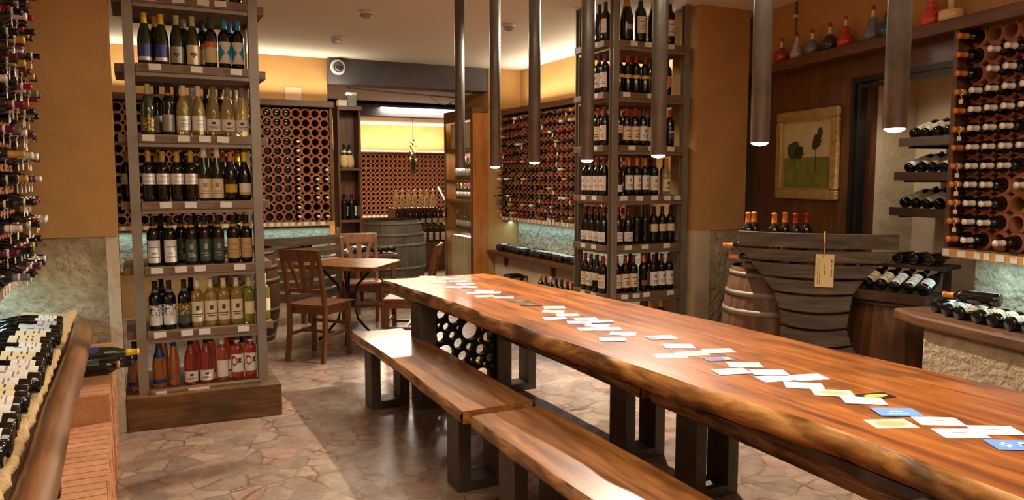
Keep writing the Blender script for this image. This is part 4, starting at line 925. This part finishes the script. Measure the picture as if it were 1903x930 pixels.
# ------------------------------------------------------------------ casks and stave counters
def cask(loc, h, rb, label, wood_='cask', rz=0, hoops=((0.05, 0.03), (0.2, 0.04), (0.34, 0.04), (0.66, 0.04), (0.8, 0.04), (0.95, 0.03))):
    o = empty('oak_cask', loc, label, 'cask', None, rz)
    def rr(t): return rb*(1-0.20*(2*t-1)**2)
    n = 26; mb = MB(); vs = []; fs = []; m_ = 14
    for j in range(m_+1):
        t = j/m_
        for k in range(n*2):
            a = 2*PI*k/(n*2); q = rr(t)-(0.003 if k % 2 else 0); vs.append((q*math.cos(a), q*math.sin(a), h*t))
    for j in range(m_):
        for k in range(n*2): fs.append((j*2*n+k, j*2*n+(k+1) % (2*n), (j+1)*2*n+(k+1) % (2*n), (j+1)*2*n+k))
    mb.add(vs, fs, 0, False); mb.build('stave_body', M[wood_], o)
    MB().lathe([(0.0001, h-0.03), (rr(1)-0.012, h-0.03)], 32).build('head', M[wood_], o)
    for t, w_ in hoops:
        a, b_ = max(0, t-w_/2), min(1, t+w_/2)
        MB().lathe([(rr(a)-0.002, h*a), (rr(a)+0.004, h*a), (rr(b_)+0.004, h*b_), (rr(b_)-0.002, h*b_)], 40).build('hoop', M['hoop'], o)
    return o
def stave_counter(name, A, B, zs_, cutL, cutR, label, top):
    """curved barrel staves laid across between two casks; A, B: end points of the top stave in plan"""
    A = Vector((*A, 0)); B = Vector((*B, 0)); d = (B-A); L = d.length; rz = math.atan2(d.y, d.x)
    o = empty(name, A, label, 'counter', None, rz)
    for i, (z0, z1) in enumerate(zs_):
        x0, x1 = cutL[i], L-cutR[i]; n = 14; vs = []; fs = []
        sag = 0.006+0.030*(i/(len(zs_)-1))**1.5
        sl = cutL[i+1]-cutL[i] if i+1 < len(cutL) else -0.02; sr = cutR[i+1]-cutR[i] if i+1 < len(cutR) else -0.02
        for k in range(n+1):
            t = k/n
            for z, e in ((z0, 1), (z1, 0)):
                xa = x0+sl*0.9*e*(i > 0); xb = x1-sr*0.9*e*(i > 0); x = xa+(xb-xa)*t; dz = -sag*4*t*(1-t)
                bow = 0.02*4*t*(1-t)
                vs += [(x, -0.012-bow, z+dz), (x, 0.014-bow, z+dz)]
        for k in range(n):
            q = k*4; p = q+4
            fs += [(q, p, p+2, q+2), (q+1, q+3, p+3, p+1), (q, q+1, p+1, p), (q+2, p+2, p+3, q+3)]
        fs += [(0, 2, 3, 1), (n*4, n*4+1, n*4+3, n*4+2)]
        MB().add(vs, fs).build('stave', M['stave'], o, bevel=0.004)
    bd = MB(); bd.box(0.02, L-0.38, 0.034, 0.30, top-0.035, top); bd.build('bar_board', M['dark_wood'], o, bevel=0.004)
    for x in (0.46, 0.54): MB().box(x, x+0.04, 0.02, 0.06, 0, zs_[0][1]-0.02).build('upright', M['dark_wood_z'], o)
    return o, rz, L
zst = [(1.055, 1.15), (0.965, 1.04), (0.865, 0.95), (0.765, 0.85), (0.65, 0.75), (0.545, 0.635), (0.435, 0.53), (0.31, 0.42), (0.2, 0.295)]
cL = [0, 0.0, 0.08, 0.16, 0.235, 0.27, 0.285, 0.27, 0.20]; cR = [0, 0.0, 0.10, 0.19, 0.25, 0.265, 0.275, 0.24, 0.15]
sc1, rzs, Ls = stave_counter('stave_counter', (3.62, 3.87), (4.26, 3.16), zst, cL, cR, 'tasting counter faced with weathered barrel staves between two casks', 0.93)
cask((4.01, 3.985, 0), 0.885, 0.31, 'brown oak cask at the pillar end of the stave faced counter')
cask((4.505, 3.375, 0), 0.725, 0.285, 'reddish brown cask under the tilted bottle stand beside the stone counter', 'dark_wood_z', hoops=((0.04, 0.03), (0.96, 0.03)))
# card tag on its cord
A = Vector((3.62, 3.87, 0)); dS = (Vector((4.26, 3.16, 0))-A).normalized(); nS = Vector((-dS.y, dS.x, 0))*-1
def st_at(x, off, z): return A+dS*x-Vector((-dS.y, dS.x, 0))*off+Vector((0, 0, z))
tg = empty('card_tag', st_at(0.535, 0.042, 0.94), 'cream card tag with handwriting hanging on a cord from the stave counter', 'tag', None, rzs)
MB().box(-0.055, 0.055, -0.0015, 0.0015, -0.135, 0.075).build('card', M['tagpaper'], tg)
MB().tube([(-0.005, 0.034, 0.216), (-0.004, 0.004, 0.214), (-0.002, -0.002, 0.15), (-0.004, -0.003, 0.085), (-0.012, -0.003, 0.055)], 0.0035, 6).build('cord', solid('jute_cord', (206, 150, 84), 0.9), tg)
hw = MB()
def script(mb, words_, x, z, h, mi=0):
    rnd = random.Random(x*1000); zz = z
    for wl in words_:
        for k in range(wl):
            q = rnd.uniform(0.004, 0.007); mb.box(x-h*rnd.uniform(0.25, 0.5), x+h*rnd.uniform(0.25, 0.5), -0.0022, -0.0017, zz-q, zz-q*0.25); zz -= q
        zz -= 0.010
for col in ((0.041, 0.045, (4, 3, 9), 0.010), (0.003, 0.01, (5, 6), 0.007), (-0.028, 0.045, (7, 4, 8, 6), 0.005), (-0.040, 0.05, (3, 8, 6, 9), 0.005)): script(hw, col[2], col[0], col[1], col[3])
hw.build('handwriting', M['ink'], tg)
# bottles standing behind the staves
for k, (x, ty, wds) in enumerate([(0.03, 'o', 'orange foil, first of four orange'), (0.062, 'o', 'orange foil, second of four orange'), (0.20, 'o', 'orange foil, third of four orange'), (0.265, 'o', 'orange foil, fourth of four orange'), (0.335, 'r', 'red foil, nearer the orange ones'), (0.40, 'r', 'red foil, nearer the hanging tag')]):
    p = st_at(x+0.015, -0.165-(0.095 if k % 2 else 0), 0.931)
    put('reddark' if ty == 'o' else 'redgold', p, cut('bottle neck with '+wds+' behind the stave counter'), 'bottles behind the stave counter', (0, 0, rzs), name='wine_bottle', scale=1.12)
for k, (z, ou) in enumerate(((0.9315+0.0385, 0.15), (0.9315+0.116, 0.19))):
    neck_out(st_at(0.085, -0.058, z), R(-132.5), 'reddark', 'copper foiled bottle lying behind the staves at the pillar end, '+['lower', 'upper'][k]+' of two', 'bottles lying behind the staves', out=ou, n=14, cap='cap_orange')
o = put('reddark', (4.18, 4.55, 0.30), 'big dark bottle with red wax top on a stool between pillar and cask', None, (0, 0, R(-40)), 1.42, name='magnum_bottle')
sto = empty('low_stool', (4.18, 4.55, 0), 'low wooden stool carrying the wax topped bottle by the pillar', 'stool')
MB().lathe([(0.0001, 0.27), (0.14, 0.27), (0.14, 0.299), (0.0001, 0.299)], 20).build('seat', M['dark_wood_z'], sto)
for k in range(3):
    a = 2*PI*k/3; MB().tube([(0.09*math.cos(a), 0.09*math.sin(a), 0.27), (0.13*math.cos(a), 0.13*math.sin(a), 0)], 0.014, 8).build('leg', M['dark_wood_z'], sto)
# tilted bottle stand on the right cask
bs = empty('bottle_stand', (4.46, 3.32, 0.727), 'two tier wooden bottle stand on the reddish brown cask', 'stand', None, BAYR+R(25))
# local x along the bay wall towards the viewer, local y into the wall
MB().box(-0.33, 0.30, -0.26, 0.16, 0.0, 0.035).build('lower_shelf', M['espresso'], bs, bevel=0.004)
MB().box(-0.26, 0.32, -0.05, 0.20, 0.195, 0.22).build('upper_shelf', M['espresso'], bs, bevel=0.004)
MB().box(-0.24, -0.20, 0.13, 0.16, 0.036, 0.194).box(0.24, 0.28, 0.13, 0.16, 0.036, 0.194).build('upright', M['espresso'], bs)
MB().box(-0.33, 0.30, -0.275, -0.261, 0.0, 0.06).build('front_lip', M['espresso'], bs)
bm_ = Matrix.Translation((4.46, 3.32, 0.727)) @ Matrix.Rotation(BAYR+R(25), 4, 'Z')
tys = ['redcream', 'tanlab', 'redcream', 'redcream', 'tallwhite', 'tallwhite', 'redlow']
for k, ty in enumerate(tys):
    o = put(ty, (0, 0, 0), cut('leaning bottle on the lower tier of the stand, %s from the staves' % ORD[k+1]), 'leaning bottles on the stand', name='wine_bottle')
    o.matrix_world = bm_ @ Matrix.Translation((-0.27+k*0.088, -0.215, 0.085)) @ Matrix.Rotation(R(-72), 4, 'X')
for k in range(3):
    o = put('plaindark', (0, 0, 0), cut('bottle lying base outwards on the upper tier, %s of three' % ORD[k+1]), 'bottles on the upper tier of the stand', name='wine_bottle')
    o.matrix_world = bm_ @ Matrix.Translation((0.03+k*0.095, -0.06, 0.2610)) @ Matrix.Rotation(R(-90), 4, 'X') 

# stone counter of the bay with its plank and bottles
structure('wall_bay_counter', MB().box(2.32, 6.0, -0.43, 0.215, 0, 0.665), M['stone_front'], BAY0, BAYR, 0.02)
cp_ = empty('counter_plank', tuple(bay(2.0, 0, 0.667)), 'thick reddish wooden plank topping the stone counter under the bay rack', 'worktop', None, BAYR)
MB().prism([(0.06, -0.40), (0.3, -0.47), (4.0, -0.47), (4.0, 0.135), (0.04, 0.135)], 0.0, 0.062).build('board', M['dark_wood'], cp_, bevel=0.012)
MB().box(0.45, 0.55, 0.05, 0.1, -0.001, 0.0).build('packing', M['dark_wood'], cp_)
nb = Matrix.Translation(bay(0, 0, 0)) @ Matrix.Rotation(BAYR, 4, 'Z')
for k, (s, y, ty) in enumerate([(2.26, -0.30, 'plaindark'), (2.38, -0.34, 'tallwhite'), (2.48, -0.36, 'tallwhite'), (2.60, -0.36, 'redcream'), (2.70, -0.36, 'redcream'), (2.80, -0.36, 'tallwhite'), (2.90, -0.36, 'redwhite')]):
    o = put(ty, (0, 0, 0), cut('bottle lying base outwards on the counter plank, %s from its free end' % ORD[k+1]), 'bottles lying on the counter plank', name='wine_bottle')
    o.matrix_world = nb @ Matrix.Translation((s, y, 0.7295+0.0385)) @ Matrix.Rotation(0.06*math.sin(k*2), 4, 'Z') @ Matrix.Rotation(R(-90), 4, 'X')
o = put('reddark', (0, 0, 0), 'green bottle with orange foil lying crosswise on top of the counter bottles', None, name='wine_bottle')
o.matrix_world = nb @ Matrix.Translation((2.60, -0.20, 0.7295+0.077+0.040)) @ Matrix.Rotation(R(-70), 4, 'Z') @ Matrix.Rotation(R(90), 4, 'X')
# wall shelves in the recess with leaning bottles
for j, (z, n_) in enumerate(((1.72, 4), (1.49, 4), (1.25, 4))):
    s0 = 1.42-0.03*j
    ws = empty('recess_shelf', tuple(bay(s0, 0, z)), cut('dark bracket shelf in the plaster recess, '+['topmost', 'middle', 'lowest'][j]+' of three'), 'shelf', 'shelves in the plaster recess', BAYR)
    MB().prism([(0, 0.16), (0.56, 0.16), (0.56, 0.535), (0, 0.535)], 0, 0.032).build('board', M['espresso'], ws, bevel=0.004)
    MB().box(0.0, 0.56, 0.145, 0.159, -0.008, 0.05).build('front_lip', M['espresso'], ws)
    MB().prism([(0.03, 0.20), (0.06, 0.20), (0.06, 0.535), (0.03, 0.535)], -0.02, -0.0005).build('bracket', M['espresso'], ws)
    for k in range(n_+1):
        ty = ['redcream', 'tallwhite', 'redwhite', 'tanlab', 'tallwhite'][(k+j) % 5]
        o = put(ty, (0, 0, 0), cut('leaning bottle, %s from the black frame on the %s recess shelf' % (ORD[k+1], ['topmost', 'middle', 'lowest'][j])), 'bottles in the plaster recess', name='wine_bottle')
        o.matrix_world = nb @ Matrix.Translation((s0+0.055+k*0.098, 0.205, z+0.072)) @ Matrix.Rotation(R(4), 4, 'Y') @ Matrix.Rotation(R(-69), 4, 'X')

# ceramic decanters on the ledge
def decanter(s, col, label, shape=0, sc=1.0):
    p = bay(s, 0.08, 2.421)
    o = empty('ceramic_decanter', tuple(p), label, 'decanter', 'decanters on the high ledge', BAYR+0.3*math.sin(s*9)); o.scale = (sc,)*3
    bodies = [[(0.0001, 0.0), (0.046, 0.0), (0.058, 0.018), (0.060, 0.045), (0.050, 0.075), (0.030, 0.098), (0.014, 0.112)],
              [(0.0001, 0.0), (0.055, 0.0), (0.062, 0.03), (0.05, 0.07), (0.028, 0.095), (0.034, 0.12), (0.026, 0.14), (0.014, 0.15)]]
    MB().lathe(bodies[shape], 20).build('body', col, o)
    zt = bodies[shape][-1][1]
    MB().lathe([(0.013, zt), (0.011, zt+0.035), (0.012, zt+0.05)], 12).build('neck', M['cream'], o)
    MB().lathe([(0.013, zt+0.048), (0.014, zt+0.075), (0.0001, zt+0.078)], 12).build('stopper', M['lab_red'], o)
    if shape: MB().tube([(0.045, 0, 0.05), (0.075, 0, 0.075), (0.06, 0, 0.11), (0.03, 0, 0.115)], 0.009, 8).build('spout', col, o)
def cer(n, c): return solid(n, c, 0.25, coat=0.3)
decanter(0.36, cer('glaze_red', (160, 44, 40)), 'small red ceramic decanter at the pillar end of the high ledge')
decanter(0.56, cer('glaze_silver', (170, 168, 168)), 'silver grey ceramic decanter on the high ledge beside the small red one', 1, 0.85)
decanter(0.75, cer('glaze_slate', (96, 100, 116)), 'slate blue ceramic decanter, third along the high ledge')
decanter(0.95, cer('glaze_black', (40, 40, 34)), 'blackish ceramic decanter, fourth along the high ledge', 0, 1.05)
decanter(1.12, cer('glaze_scarlet', (190, 50, 40)), 'bright red spouted ceramic decanter above the painting edge of the recess', 1, 0.95)
decanter(1.39, cer('glaze_steel', (104, 110, 122)), 'steel grey ceramic decanter on the high ledge past the bright red one', 1, 1.0)
decanter(1.54, cer('glaze_teal', (36, 66, 78)), 'dark teal ceramic decanter by the nearest tube lamp', 1, 1.05)
decanter(1.89, cer('glaze_rose', (196, 70, 60)), 'red ceramic decanter above the recess, next to the cream jug', 1, 1.0)
jg = empty('cream_jug', tuple(bay(2.03, 0.07, 2.421)), 'squat cream ceramic jug with tall neck at the rack end of the ledge', 'jug')
MB().lathe([(0.0001, 0), (0.06, 0), (0.068, 0.01), (0.068, 0.055), (0.06, 0.065), (0.018, 0.068)], 24).build('body', cer('glaze_cream', (216, 180, 124)), jg)
MB().lathe([(0.018, 0.068), (0.016, 0.15), (0.02, 0.16)], 14).build('neck', M['cream'], jg)
MB().lathe([(0.021, 0.158), (0.021, 0.19), (0.0001, 0.192)], 14).build('stopper', M['lab_red'], jg)

# far side: grey stave counter and cask under the far rack, big cask in the opening
stave_counter('stave_counter', (1.12, 7.72), (2.0, 8.05), [(0.82, 0.91), (0.71, 0.80), (0.60, 0.69), (0.49, 0.58), (0.38, 0.47), (0.27, 0.36)], [0, 0, 0.04, 0.09, 0.12, 0.13], [0, 0, 0.02, 0.04, 0.05, 0.05], 'grey stave faced counter under the far clay rack, behind the chair', 0.80)
cask((0.93, 7.38, 0), 0.86, 0.30, 'dim brown cask behind the bottle tower beside the grey staves', 'cask')
cask((3.12, 9.9, 0), 0.95, 0.47, 'big dark grey cask standing in the opening to the back room', 'cask_grey')
fb = empty('rustic_trestle', (2.42, 8.45, 0), 'rustic low trestle with bottles in white tissue before the back room', 'table')
MB().box(-0.28, 0.22, -0.32, 0.33, 0.62, 0.66).build('top', M['dark_wood'], fb, bevel=0.006)
for sx in (-0.24, 0.16):
    for sy in (-0.28, 0.27): MB().box(sx, sx+0.04, sy, sy+0.04, 0, 0.619).build('leg', M['dark_wood_z'], fb)
for k in range(7):
    ty = ['tallwhite', 'redcream', 'redwhite'][k % 3]
    o = put(ty, (0, 0, 0), cut('bottle lying on the rustic trestle in white tissue, %s from the side shelf' % ORD[k+1]), 'bottles on the rustic trestle', name='wine_bottle', n=12)
    o.matrix_world = Matrix.Translation((2.19+k*0.07, 8.20+0.02*(k % 2), 0.664+0.0385)) @ Matrix.Rotation(R(-90), 4, 'X') @ Matrix.Rotation(R(180), 4, 'Z')
    o.scale = (0.85,)*3
def tissue(x, y, z, label, sd, sx=0.12, sy=0.08):
    rnd = random.Random(sd); vs = []; fs = []; n = 9
    for j in range(n):
        for i in range(n):
            u, v = i/(n-1)*2-1, j/(n-1)*2-1
            vs.append((u*sx*(1+0.1*rnd.uniform(-1, 1)), v*sy*(1+0.1*rnd.uniform(-1, 1)), max(0.001, 0.055*(1-u*u)*(1-v*v)+rnd.uniform(-0.012, 0.02))))
    for j in range(n-1):
        for i in range(n-1): a = j*n+i; fs.append((a, a+1, a+n+1, a+n))
    vs += [(a, b, 0) for a, b, c in vs]
    k = n*n; fs += [tuple(k+q for q in f[::-1]) for f in fs]
    o = MB().add(vs, fs).build('tissue_paper', M['paper'], None, (x, y, z)); tag(o, label, 'paper', 'crumpled tissue by the opening')
tissue(2.34, 8.66, 0.6605, 'crumpled white tissue heap on the rustic trestle', 3, 0.17, 0.12)
# tiered display in the back room
td = empty('tiered_display', (4.35, 12.0, 0), 'tiered wooden display of bottles before the back room rack', 'display stand')
for j in range(3): MB().box(-0.55+0.05*j, 0.50-0.10*j, -0.32+0.22*j, -0.1+0.22*j+(0.2 if j == 2 else 0), 0.0, 0.46+0.27*j).build('step', M['dark_wood'], td)
MB().tube([(0.55, -0.3, 0.5), (0.48, 0.0, 0.95), (0.35, 0.25, 1.35)], 0.012, 8).build('rope', M['string'], td)
for j in range(3):
    for k in range(9-j):
        ty = ['tallwhite', 'redlow', 'whitefat'][j]
        put(ty, (4.35-0.50+0.05*j+k*0.108, 12.0-0.21+0.22*j, 0.4605+0.27*j), cut('display bottle in the back room, %s on the %s tier' % (ORD[k+1], ['front', 'middle', 'rear'][j])), 'bottles on the tiered display', n=10, name='wine_bottle', scale=1.0)

# ------------------------------------------------------------------ aisle side: bottle tray over burlap, log rail, brick ledge
tr = empty('sloped_bottle_tray', (-0.55, 3.4, 0), 'long sloped display tray lined with burlap under the tagged bottle rack', 'tray')
MB().box(-0.215, 0.215, -1.9, 1.53, 0.553, 0.69).build('tray', M['dark_wood_z'], tr)
vs = []; fs = []; n = 220; prof = [(0.0, 0.765), (0.10, 0.75), (0.19, 0.741), (0.232, 0.751), (0.244, 0.744), (0.246, 0.725), (0.225, 0.708)]
rnd = random.Random(6)
for i in range(n+1):
    y = -1.88+3.40*i/n; rf = math.sin(y*47)*0.55+math.sin(y*79+1)*0.35
    for q, (x, z) in enumerate(prof):
        a = 0.011*rf*(q >= 3); vs.append((x+a+rnd.uniform(-.0015, .0015), y, z+0.012*rf*(3 <= q <= 5)+rnd.uniform(-.001, .001)))
m_ = len(prof)
for i in range(n):
    for j in range(m_-1): fs.append((i*m_+j, i*m_+j+1, (i+1)*m_+j+1, (i+1)*m_+j))
MB().add(vs, fs, 0, True).build('burlap_cloth', M['burlap'], tr)
rnd = random.Random(12); yy = 4.20; k = 0
while yy > 2.05:
    k += 1; ty = rnd.choice(['redcream', 'tallwhite', 'redwhite', 'redlow', 'redcream', 'redorange'])
    o = put(ty, (0, 0, 0), cut('bottle lying base outwards on the burlap tray, %s from the pillar' % ORD[k]), 'bottles lying on the burlap tray', name='wine_bottle', n=20)
    o.matrix_world = Matrix.Translation((-0.308+rnd.uniform(-0.015, 0.012), yy, 0.798+rnd.uniform(0, .004))) @ Matrix.Rotation(rnd.uniform(-0.008, 0.008), 4, 'Z') @ Matrix.Rotation(R(90+7), 4, 'Y') @ Matrix.Rotation(R(180), 4, 'X') @ Matrix.Rotation(R(-90), 4, 'Z')
    yy -= 0.0845
lr = empty('log_rail', (-0.250, 3.2, 0.700), 'thick varnished log rail along the burlap bottle tray', 'rail')
pts = [(0.003*math.sin(i*0.9), -1.45+i*0.24, 0.003*math.sin(i*1.7)) for i in range(13)]
MB().tube(pts, 0.07, 9, rad=[0.052+0.0015*math.sin(i*1.3) for i in range(13)]).build('log', M['log'], lr)
for y, zb in ((-0.3, 0.437), (1.3, 0.562)): MB().box(-0.038, 0.0, y-0.03, y+0.03, zb-0.70, -0.05).build('bracket', M['iron'], lr)
structure('wall_left_plinth', MB().box(-0.8, -0.30, 1.0, 4.95, 0, 0.55), M['stone_front'])
bk = empty('brick_ledge', (-0.2, 3.0, 0), 'stepped ledge of red bricks under the log rail', 'ledge')
def bricks(y0, y1, top, x0=-0.095, x1=0.085):
    rnd = random.Random(int(top*100)); mb = MB(); z = 0.0
    h = 0.062
    while z+h <= top+0.001:
        y = y0-(0.0 if int(z/h) % 2 else 0.05)
        while y < y1:
            e = min(y+0.058, y1); s = max(y, y0)
            if e-s > 0.01: mb.box(x0, x1+rnd.uniform(-0.002, 0.002), s+0.002, e-0.002, z+0.002, z+h-0.001)
            y += 0.062
        z += h
    mb.box(x0, x1-0.006, y0, y1, 0, top-0.005)
    return mb
bricks(0.72, 1.90, 0.56).build('upper_bricks', M['brick'], bk); bricks(-1.4, 0.715, 0.435).build('lower_bricks', M['brick'], bk)
for k, (y, z, ty, wds) in enumerate([(4.36, 0.561+0.041, 'bluelab', 'green bottle with pale yellow foil poking out over the bricks, uppermost'), (4.22, 0.561+0.037, 'plaindark', 'dark bottle poking out over the bricks, beside the yellow foiled one'), (4.10, 0.561+0.037, 'greenlab', 'dark bottle poking out over the bricks, nearest the brick step')]):
    o = put(ty, (0, 0, 0), wds, 'bottles on the brick ledge', name='wine_bottle')
    o.matrix_world = Matrix.Translation((-0.29 if k == 0 else -0.32, y, z)) @ Matrix.Rotation(R(90), 4, 'Y') @ Matrix.Rotation(R(-90), 4, 'Z')

# ------------------------------------------------------------------ wine labels strewn on the long table
CK = {'w': ('paper', 'white'), 'c': ('cream', 'cream'), 'b': ('lab_cornflower', 'blue'), 'p': ('lab_pale_blue', 'pale blue'), 'l': ('lab_lilac', 'lilac'), 'k': ('lab_pink', 'pink'), 'g': ('lab_pale_green', 'pale green'),
      'n': ('lab_navy', 'navy'), 'o': ('lab_dark', 'olive'), 'y': ('lab_gold', 'gold'), 's': ('lab_sketch', 'grey'), 'x': ('black', 'black')}
for nm, c in dict(lab_cornflower=(96, 140, 214), lab_pale_blue=(190, 206, 236), lab_lilac=(206, 200, 224), lab_pink=(226, 176, 186), lab_pale_green=(206, 208, 160), lab_navy=(36, 62, 122), lab_sketch=(196, 196, 198)).items(): solid(nm, c, 0.45)
CARDS = [
 (1.924, 5.241, 0.118, 0.070, -0.59, 'c', None),
 (2.028, 5.057, 0.118, 0.070, -0.53, 'w', None),
 (1.874, 4.909, 0.118, 0.070, -0.44, 'c', None),
 (2.020, 4.893, 0.118, 0.070, -0.41, 'w', None),
 (2.018, 4.750, 0.118, 0.070, -0.40, 'w', None),
 (1.881, 4.630, 0.118, 0.070, -0.68, 'p', None),
 (1.974, 4.599, 0.118, 0.070, -0.70, 'l', None),
 (2.003, 4.414, 0.118, 0.070, -0.58, 'w', None),
 (1.917, 4.355, 0.118, 0.070, -0.29, 'k', None),
 (2.010, 4.322, 0.118, 0.070, -0.59, 'w', None),
 (1.909, 4.198, 0.118, 0.070, -0.21, 'c', None),
 (1.989, 4.097, 0.118, 0.070, -0.47, 'l', None),
 (2.020, 3.951, 0.118, 0.070, -0.29, 'o', None),
 (2.013, 3.797, 0.118, 0.070, -0.47, 'o', None),
 (2.092, 3.667, 0.118, 0.070, -0.39, 'c', None),
 (2.021, 3.550, 0.118, 0.070, -0.63, 'w', None),
 (2.035, 3.424, 0.118, 0.070, -0.39, 'w', None),
 (1.926, 3.369, 0.118, 0.070, -0.28, 'w', None),
 (2.057, 3.277, 0.118, 0.070, -0.34, 'w', None),
 (1.978, 3.218, 0.118, 0.070, -0.45, 'k', None),
 (2.089, 3.184, 0.118, 0.070, -0.37, 'b', None),
 (2.020, 3.115, 0.118, 0.070, -0.68, 'w', None),
 (1.942, 3.056, 0.118, 0.070, -0.33, 'c', None),
 (2.020, 3.016, 0.118, 0.070, -0.41, 'l', None),
 (2.014, 2.889, 0.118, 0.070, -0.69, 'w', None),
 (1.899, 2.801, 0.118, 0.070, -0.56, 'w', None),
 (2.120, 2.741, 0.128, 0.080, -0.26, 'w', ('block', 'red marked', 'lab_red')),
 (2.075, 2.561, 0.128, 0.080, -0.48, 'l', None),
 (1.934, 2.441, 0.128, 0.080, -0.34, 'c', None),
 (2.040, 2.432, 0.128, 0.080, -0.25, 'c', ('oval', 'scrolled', 'lab_tan')),
 (2.170, 2.421, 0.128, 0.080, -0.34, 'c', None),
 (2.073, 2.308, 0.115, 0.060, -0.22, 'n', ('bars', 'striped', 'lab_gold')),
 (2.093, 2.186, 0.128, 0.080, -0.52, 'g', None),
 (1.976, 2.131, 0.128, 0.080, -0.29, 'w', None),
 (2.089, 2.057, 0.128, 0.080, -0.49, 's', None),
 (2.054, 1.991, 0.128, 0.080, -0.22, 's', None),
 (2.170, 1.947, 0.128, 0.080, -0.25, 'w', None),
 (2.068, 1.873, 0.128, 0.080, -0.69, 'p', None),
 (2.081, 1.762, 0.128, 0.080, -0.66, 'c', ('oval', 'oval marked', 'lab_tan')),
 (2.180, 1.675, 0.115, 0.060, -0.20, 'x', ('oval', 'gold oval', 'lab_gold')),
 (2.095, 1.653, 0.128, 0.080, -0.62, 'w', None),
 (2.082, 1.524, 0.128, 0.080, -0.50, 'b', None),
 (1.973, 1.461, 0.128, 0.080, -0.39, 'c', ('oval', 'scrolled', 'lab_tan')),
 (2.117, 1.412, 0.128, 0.080, -0.57, 'w', None),
 (2.071, 1.314, 0.128, 0.080, -0.46, 'w', None),
 (2.184, 1.285, 0.128, 0.080, -0.52, 'w', None),
 (2.108, 1.186, 0.128, 0.080, -0.54, 'b', ('cross', 'marked', 'paper'))
]
zc = 0.7806
for k, (x, y, w_, d_, a, ck, deco) in enumerate(CARDS):
    zc = 0.7806+(k % 7)*0.00042
    mname, word = CK[ck]
    wds = '%s paper label on the long table, %s from its far end' % (word+(' '+deco[1] if deco else ''), ORD[k+1])
    o = empty('paper_label', (x, y, zc), cut(wds), 'label', 'wine labels on the long table', a)
    MB().box(-w_/2, w_/2, -d_/2, d_/2, 0, 0.0003).build('card', M[mname], o)
    pr = MB(); rnd = random.Random(k); dm_ = 'greyink'
    z1 = 0.00032
    def q(x0, x1, y0, y1): pr.add([(x0*w_, y0*d_, z1), (x1*w_, y0*d_, z1), (x1*w_, y1*d_, z1), (x0*w_, y1*d_, z1)], [(0, 1, 2, 3)])
    def ell(cx, cy, rx, ry): pr.add([(w_*(cx+rx*math.cos(2*PI*i/20)), d_*(cy+ry*math.sin(2*PI*i/20)), z1) for i in range(20)], [tuple(range(20))])
    if deco and deco[0] == 'oval': ell(0, 0, 0.38, 0.3); dm_ = deco[2]
    elif deco and deco[0] == 'bars':
        for i in range(3): q(0.18+0.09*i, 0.245+0.09*i, -0.3, 0.3)
        pr.build('print', M[deco[2]], o); pr = MB(); ell(-0.2, 0, 0.14, 0.2); dm_ = 'lab_red'
    elif deco and deco[0] == 'block': q(-0.5, -0.22, -0.45, 0.1); dm_ = deco[2]
    elif deco and deco[0] == 'cross':
        q(-0.3, -0.06, -0.06, 0.06); q(-0.21, -0.15, -0.25, 0.25); pr.build('print', M['paper'], o); pr = MB(); q(0.1, 0.3, -0.1, 0.12); q(0.15, 0.25, -0.3, 0.28); dm_ = deco[2]
    else:
        q(-0.16, 0.16, 0.02, 0.12)
        for i in range(rnd.randint(1, 3)): q(-0.3+rnd.uniform(0, 0.1), 0.3-rnd.uniform(0, 0.1), -0.3+0.1*i, -0.265+0.1*i)
        if ck in 'bnp': dm_ = 'paper'
    pr.build('print', M[dm_], o)
